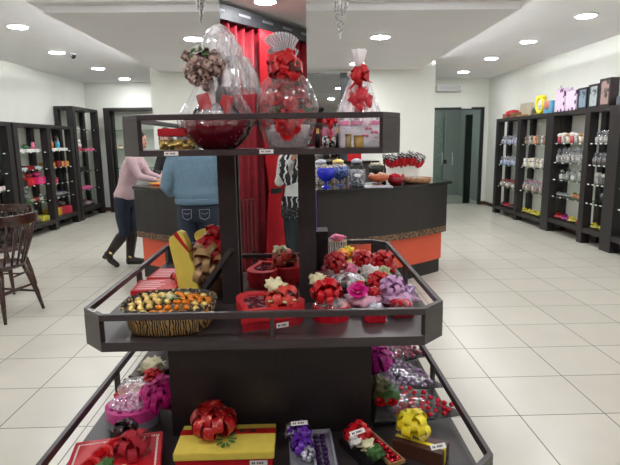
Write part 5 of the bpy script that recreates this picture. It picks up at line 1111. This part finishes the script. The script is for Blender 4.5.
M_SCARF = mat('striped_scarf', '#141416', .8, col2='#c9c9cc', scale=9, wave=5, lo=.82, hi=.88, stretch=(.6, .6, 2))
b = MB()
b.tube([(-.06, -.05, 1.43), (-.13, .05, 1.40), (-.165, .15, 1.32), (-.165, .20, 1.22), (-.12, .22, 1.13), (-.06, .235, 1.16), (-.03, .235, 1.26), (-.01, .2, 1.36), (.03, .09, 1.42), (.06, -.05, 1.43), (0, -.085, 1.44), (-.06, -.05, 1.43)], [.03, .035, .045, .05, .05, .045, .04, .036, .03, .03, .03, .03], 10, flat=.7)
b.build('scarf', M_SCARF, t, True)
MB().lathe([(.185, .87), (.198, .88), (.19, .96), (.178, .98)], seg=40, sy=.74, caps=False).build('fringed_wrap', M_SCARF, t, True)
b = MB(); q = random.Random(3)
for k in range(60): a = 2*PI*k/60; x, y = .197*math.cos(a), .147*math.sin(a); b.tube([(x, y, .885), (x*1.02, y*1.02, .82), (x*1.02, y*1.03, .76+q.uniform(-.02, .02))], .0045, 5)
b.build('fringe', mat('grey_fringe', '#1e1f22', .8, col2='#8a8c90', scale=60, lo=.5, hi=.6), t)
b = MB(); b.ball(Q(0, -.03, .045), (.084, .098, .086), 3, M4); b.ball(Q(0, -.07, -.06), (.083, .05, .13), 3, M4); b.build('dark_hair', M_HAIRD, t, True)
t = thing('smartphone', 'dark smartphone held up by the person reflected in the mirror', 'phone', (.0, -.045, 1.43)); MB().box(-.035, -.004, -.0, .035, .004, .06, bev=.003).build('body', M_BLK, t); MB().box(-.031, -.0052, .004, .031, -.004, .056).build('screen', M_GREY, t)

# curtain behind the photographer, seen in the mirror
path = [(-1.32, .02), (-1.05, -.24), (-.74, -.62), (-.37, -1.12), (.12, -1.84), (.55, -2.4), (1.0, -2.9)]
def along(n):
    segs = list(zip(path, path[1:])); L = [math.dist(a, b) for a, b in segs]; T = sum(L); out = []
    for i in range(n+1):
        d = T*i/n
        for (a, b_), l in zip(segs, L):
            if d <= l+1e-9: f = d/l; p = (a[0]+(b_[0]-a[0])*f, a[1]+(b_[1]-a[1])*f); tn = Vector((b_[0]-a[0], b_[1]-a[1], 0)).normalized(); break
            d -= l
        out.append((p, tn))
    return out
t = thing('red_curtain', 'floor-length dark red curtain reflected in the column mirror', 'curtain', (0, 0, 0))
b = MB(); A = along(300); rows = []
for z in (.04, .6, 1.2, 1.9, 2.78):
    rr = []
    for i, (p, tn) in enumerate(A):
        nrm = Vector((-tn.y, tn.x, 0)); w = .032*math.sin(i*.62)+.012*math.sin(i*.23+z); rr.append(b.bm.verts.new(Vector((p[0], p[1], z))+nrm*w))
    rows.append(rr)
for r0, r1 in zip(rows, rows[1:]):
    for k in range(len(r0)-1): b.bm.faces.new((r0[k], r0[k+1], r1[k+1], r1[k]))
o = b.build('drape', M_CURT, t, True); sm = o.modifiers.new('thick', 'SOLIDIFY'); sm.thickness = .004
b = MB(); A2 = along(60)
poly = [(p[0]-(-tn.y)*.05, p[1]-tn.x*.05) for p, tn in A2]+[(p[0]+(-tn.y)*.07, p[1]+tn.x*.07) for p, tn in A2[::-1]]
b.prism(poly, 2.72, 2.86); b.build('track_cover', mat('dark_grey_track', '#3f3f44', .5), t)
b = MB()
for i in range(6, 58, 6):
    p, tn = A2[i]; Mx = Matrix.Translation((p[0]+(-tn.y)*.072*1, p[1]+tn.x*.072, 2.80)) @ Matrix.Rotation(math.atan2(tn.y, tn.x), 4, 'Z'); b.box(-.09, -.004, -.012, .09, .004, .012, Mx)
b.build('track_slot', M_GREY, t)
# brighter gathered curtain, tied at the waist
t = thing('tied_red_curtain', 'bright red curtain gathered with a dark tie, reflected in the column mirror', 'curtain', (-.27, -1.03, 0), R(-52))
b = MB(); rows = []
for j in range(30):
    z = .03+2.66*j/29; g_ = .10+.11*min(1, abs(z-.98)/.9)**.8; rr = []
    for i in range(61): u = -1+2*i/60; rr.append(b.bm.verts.new((u*g_, .03*math.sin(i*1.25)*(.5+g_*2.4)+.0, z)))
    rows.append(rr)
for r0, r1 in zip(rows, rows[1:]):
    for k in range(60): b.bm.faces.new((r0[k], r0[k+1], r1[k+1], r1[k]))
o = b.build('drape', M_CURTB, t, True); sm = o.modifiers.new('thick', 'SOLIDIFY'); sm.thickness = .004
MB().lathe([(.11, .94), (.115, .97), (.11, 1.0)], seg=30, sy=.45, caps=False).build('tie', M_BLK, t, True)
# dark red bench panel
t = thing('dark_red_screen', 'dark red slatted low screen reflected left of the tied curtain', 'screen', (-.60, -.52, 0), R(-52))
MB().box(-.32, -.02, .35, .2, .02, .92).build('panel', mat('maroon_panel', '#5f1520', .6, var=.15), t)
b = MB()
for k in range(9): b.box(-.31+k*.058, .02, .36, -.29+k*.058, .03, .91)
b.build('slat', mat('maroon_slat', '#7d1c28', .6), t)
for x in (-.3, .17): MB().box(x-.015, -.015, 0, x+.015, .015, .35).build('leg', M_BLK, t)

# ------------------------------------------------------------------ world and view
w = bpy.data.worlds.new('world'); sc.world = w; w.use_nodes = True; w.node_tree.nodes['Background'].inputs[0].default_value = (.8, .85, .9, 1); w.node_tree.nodes['Background'].inputs[1].default_value = .3
sc.view_settings.view_transform = 'Standard'; sc.view_settings.look = 'None'; sc.view_settings.gamma = 1; sc.view_settings.use_curve_mapping = False
sc.view_settings.exposure = .45
sc.cycles.max_bounces = 10; sc.cycles.diffuse_bounces = 5; sc.cycles.transparent_max_bounces = 16; sc.cycles.sample_clamp_indirect = 8
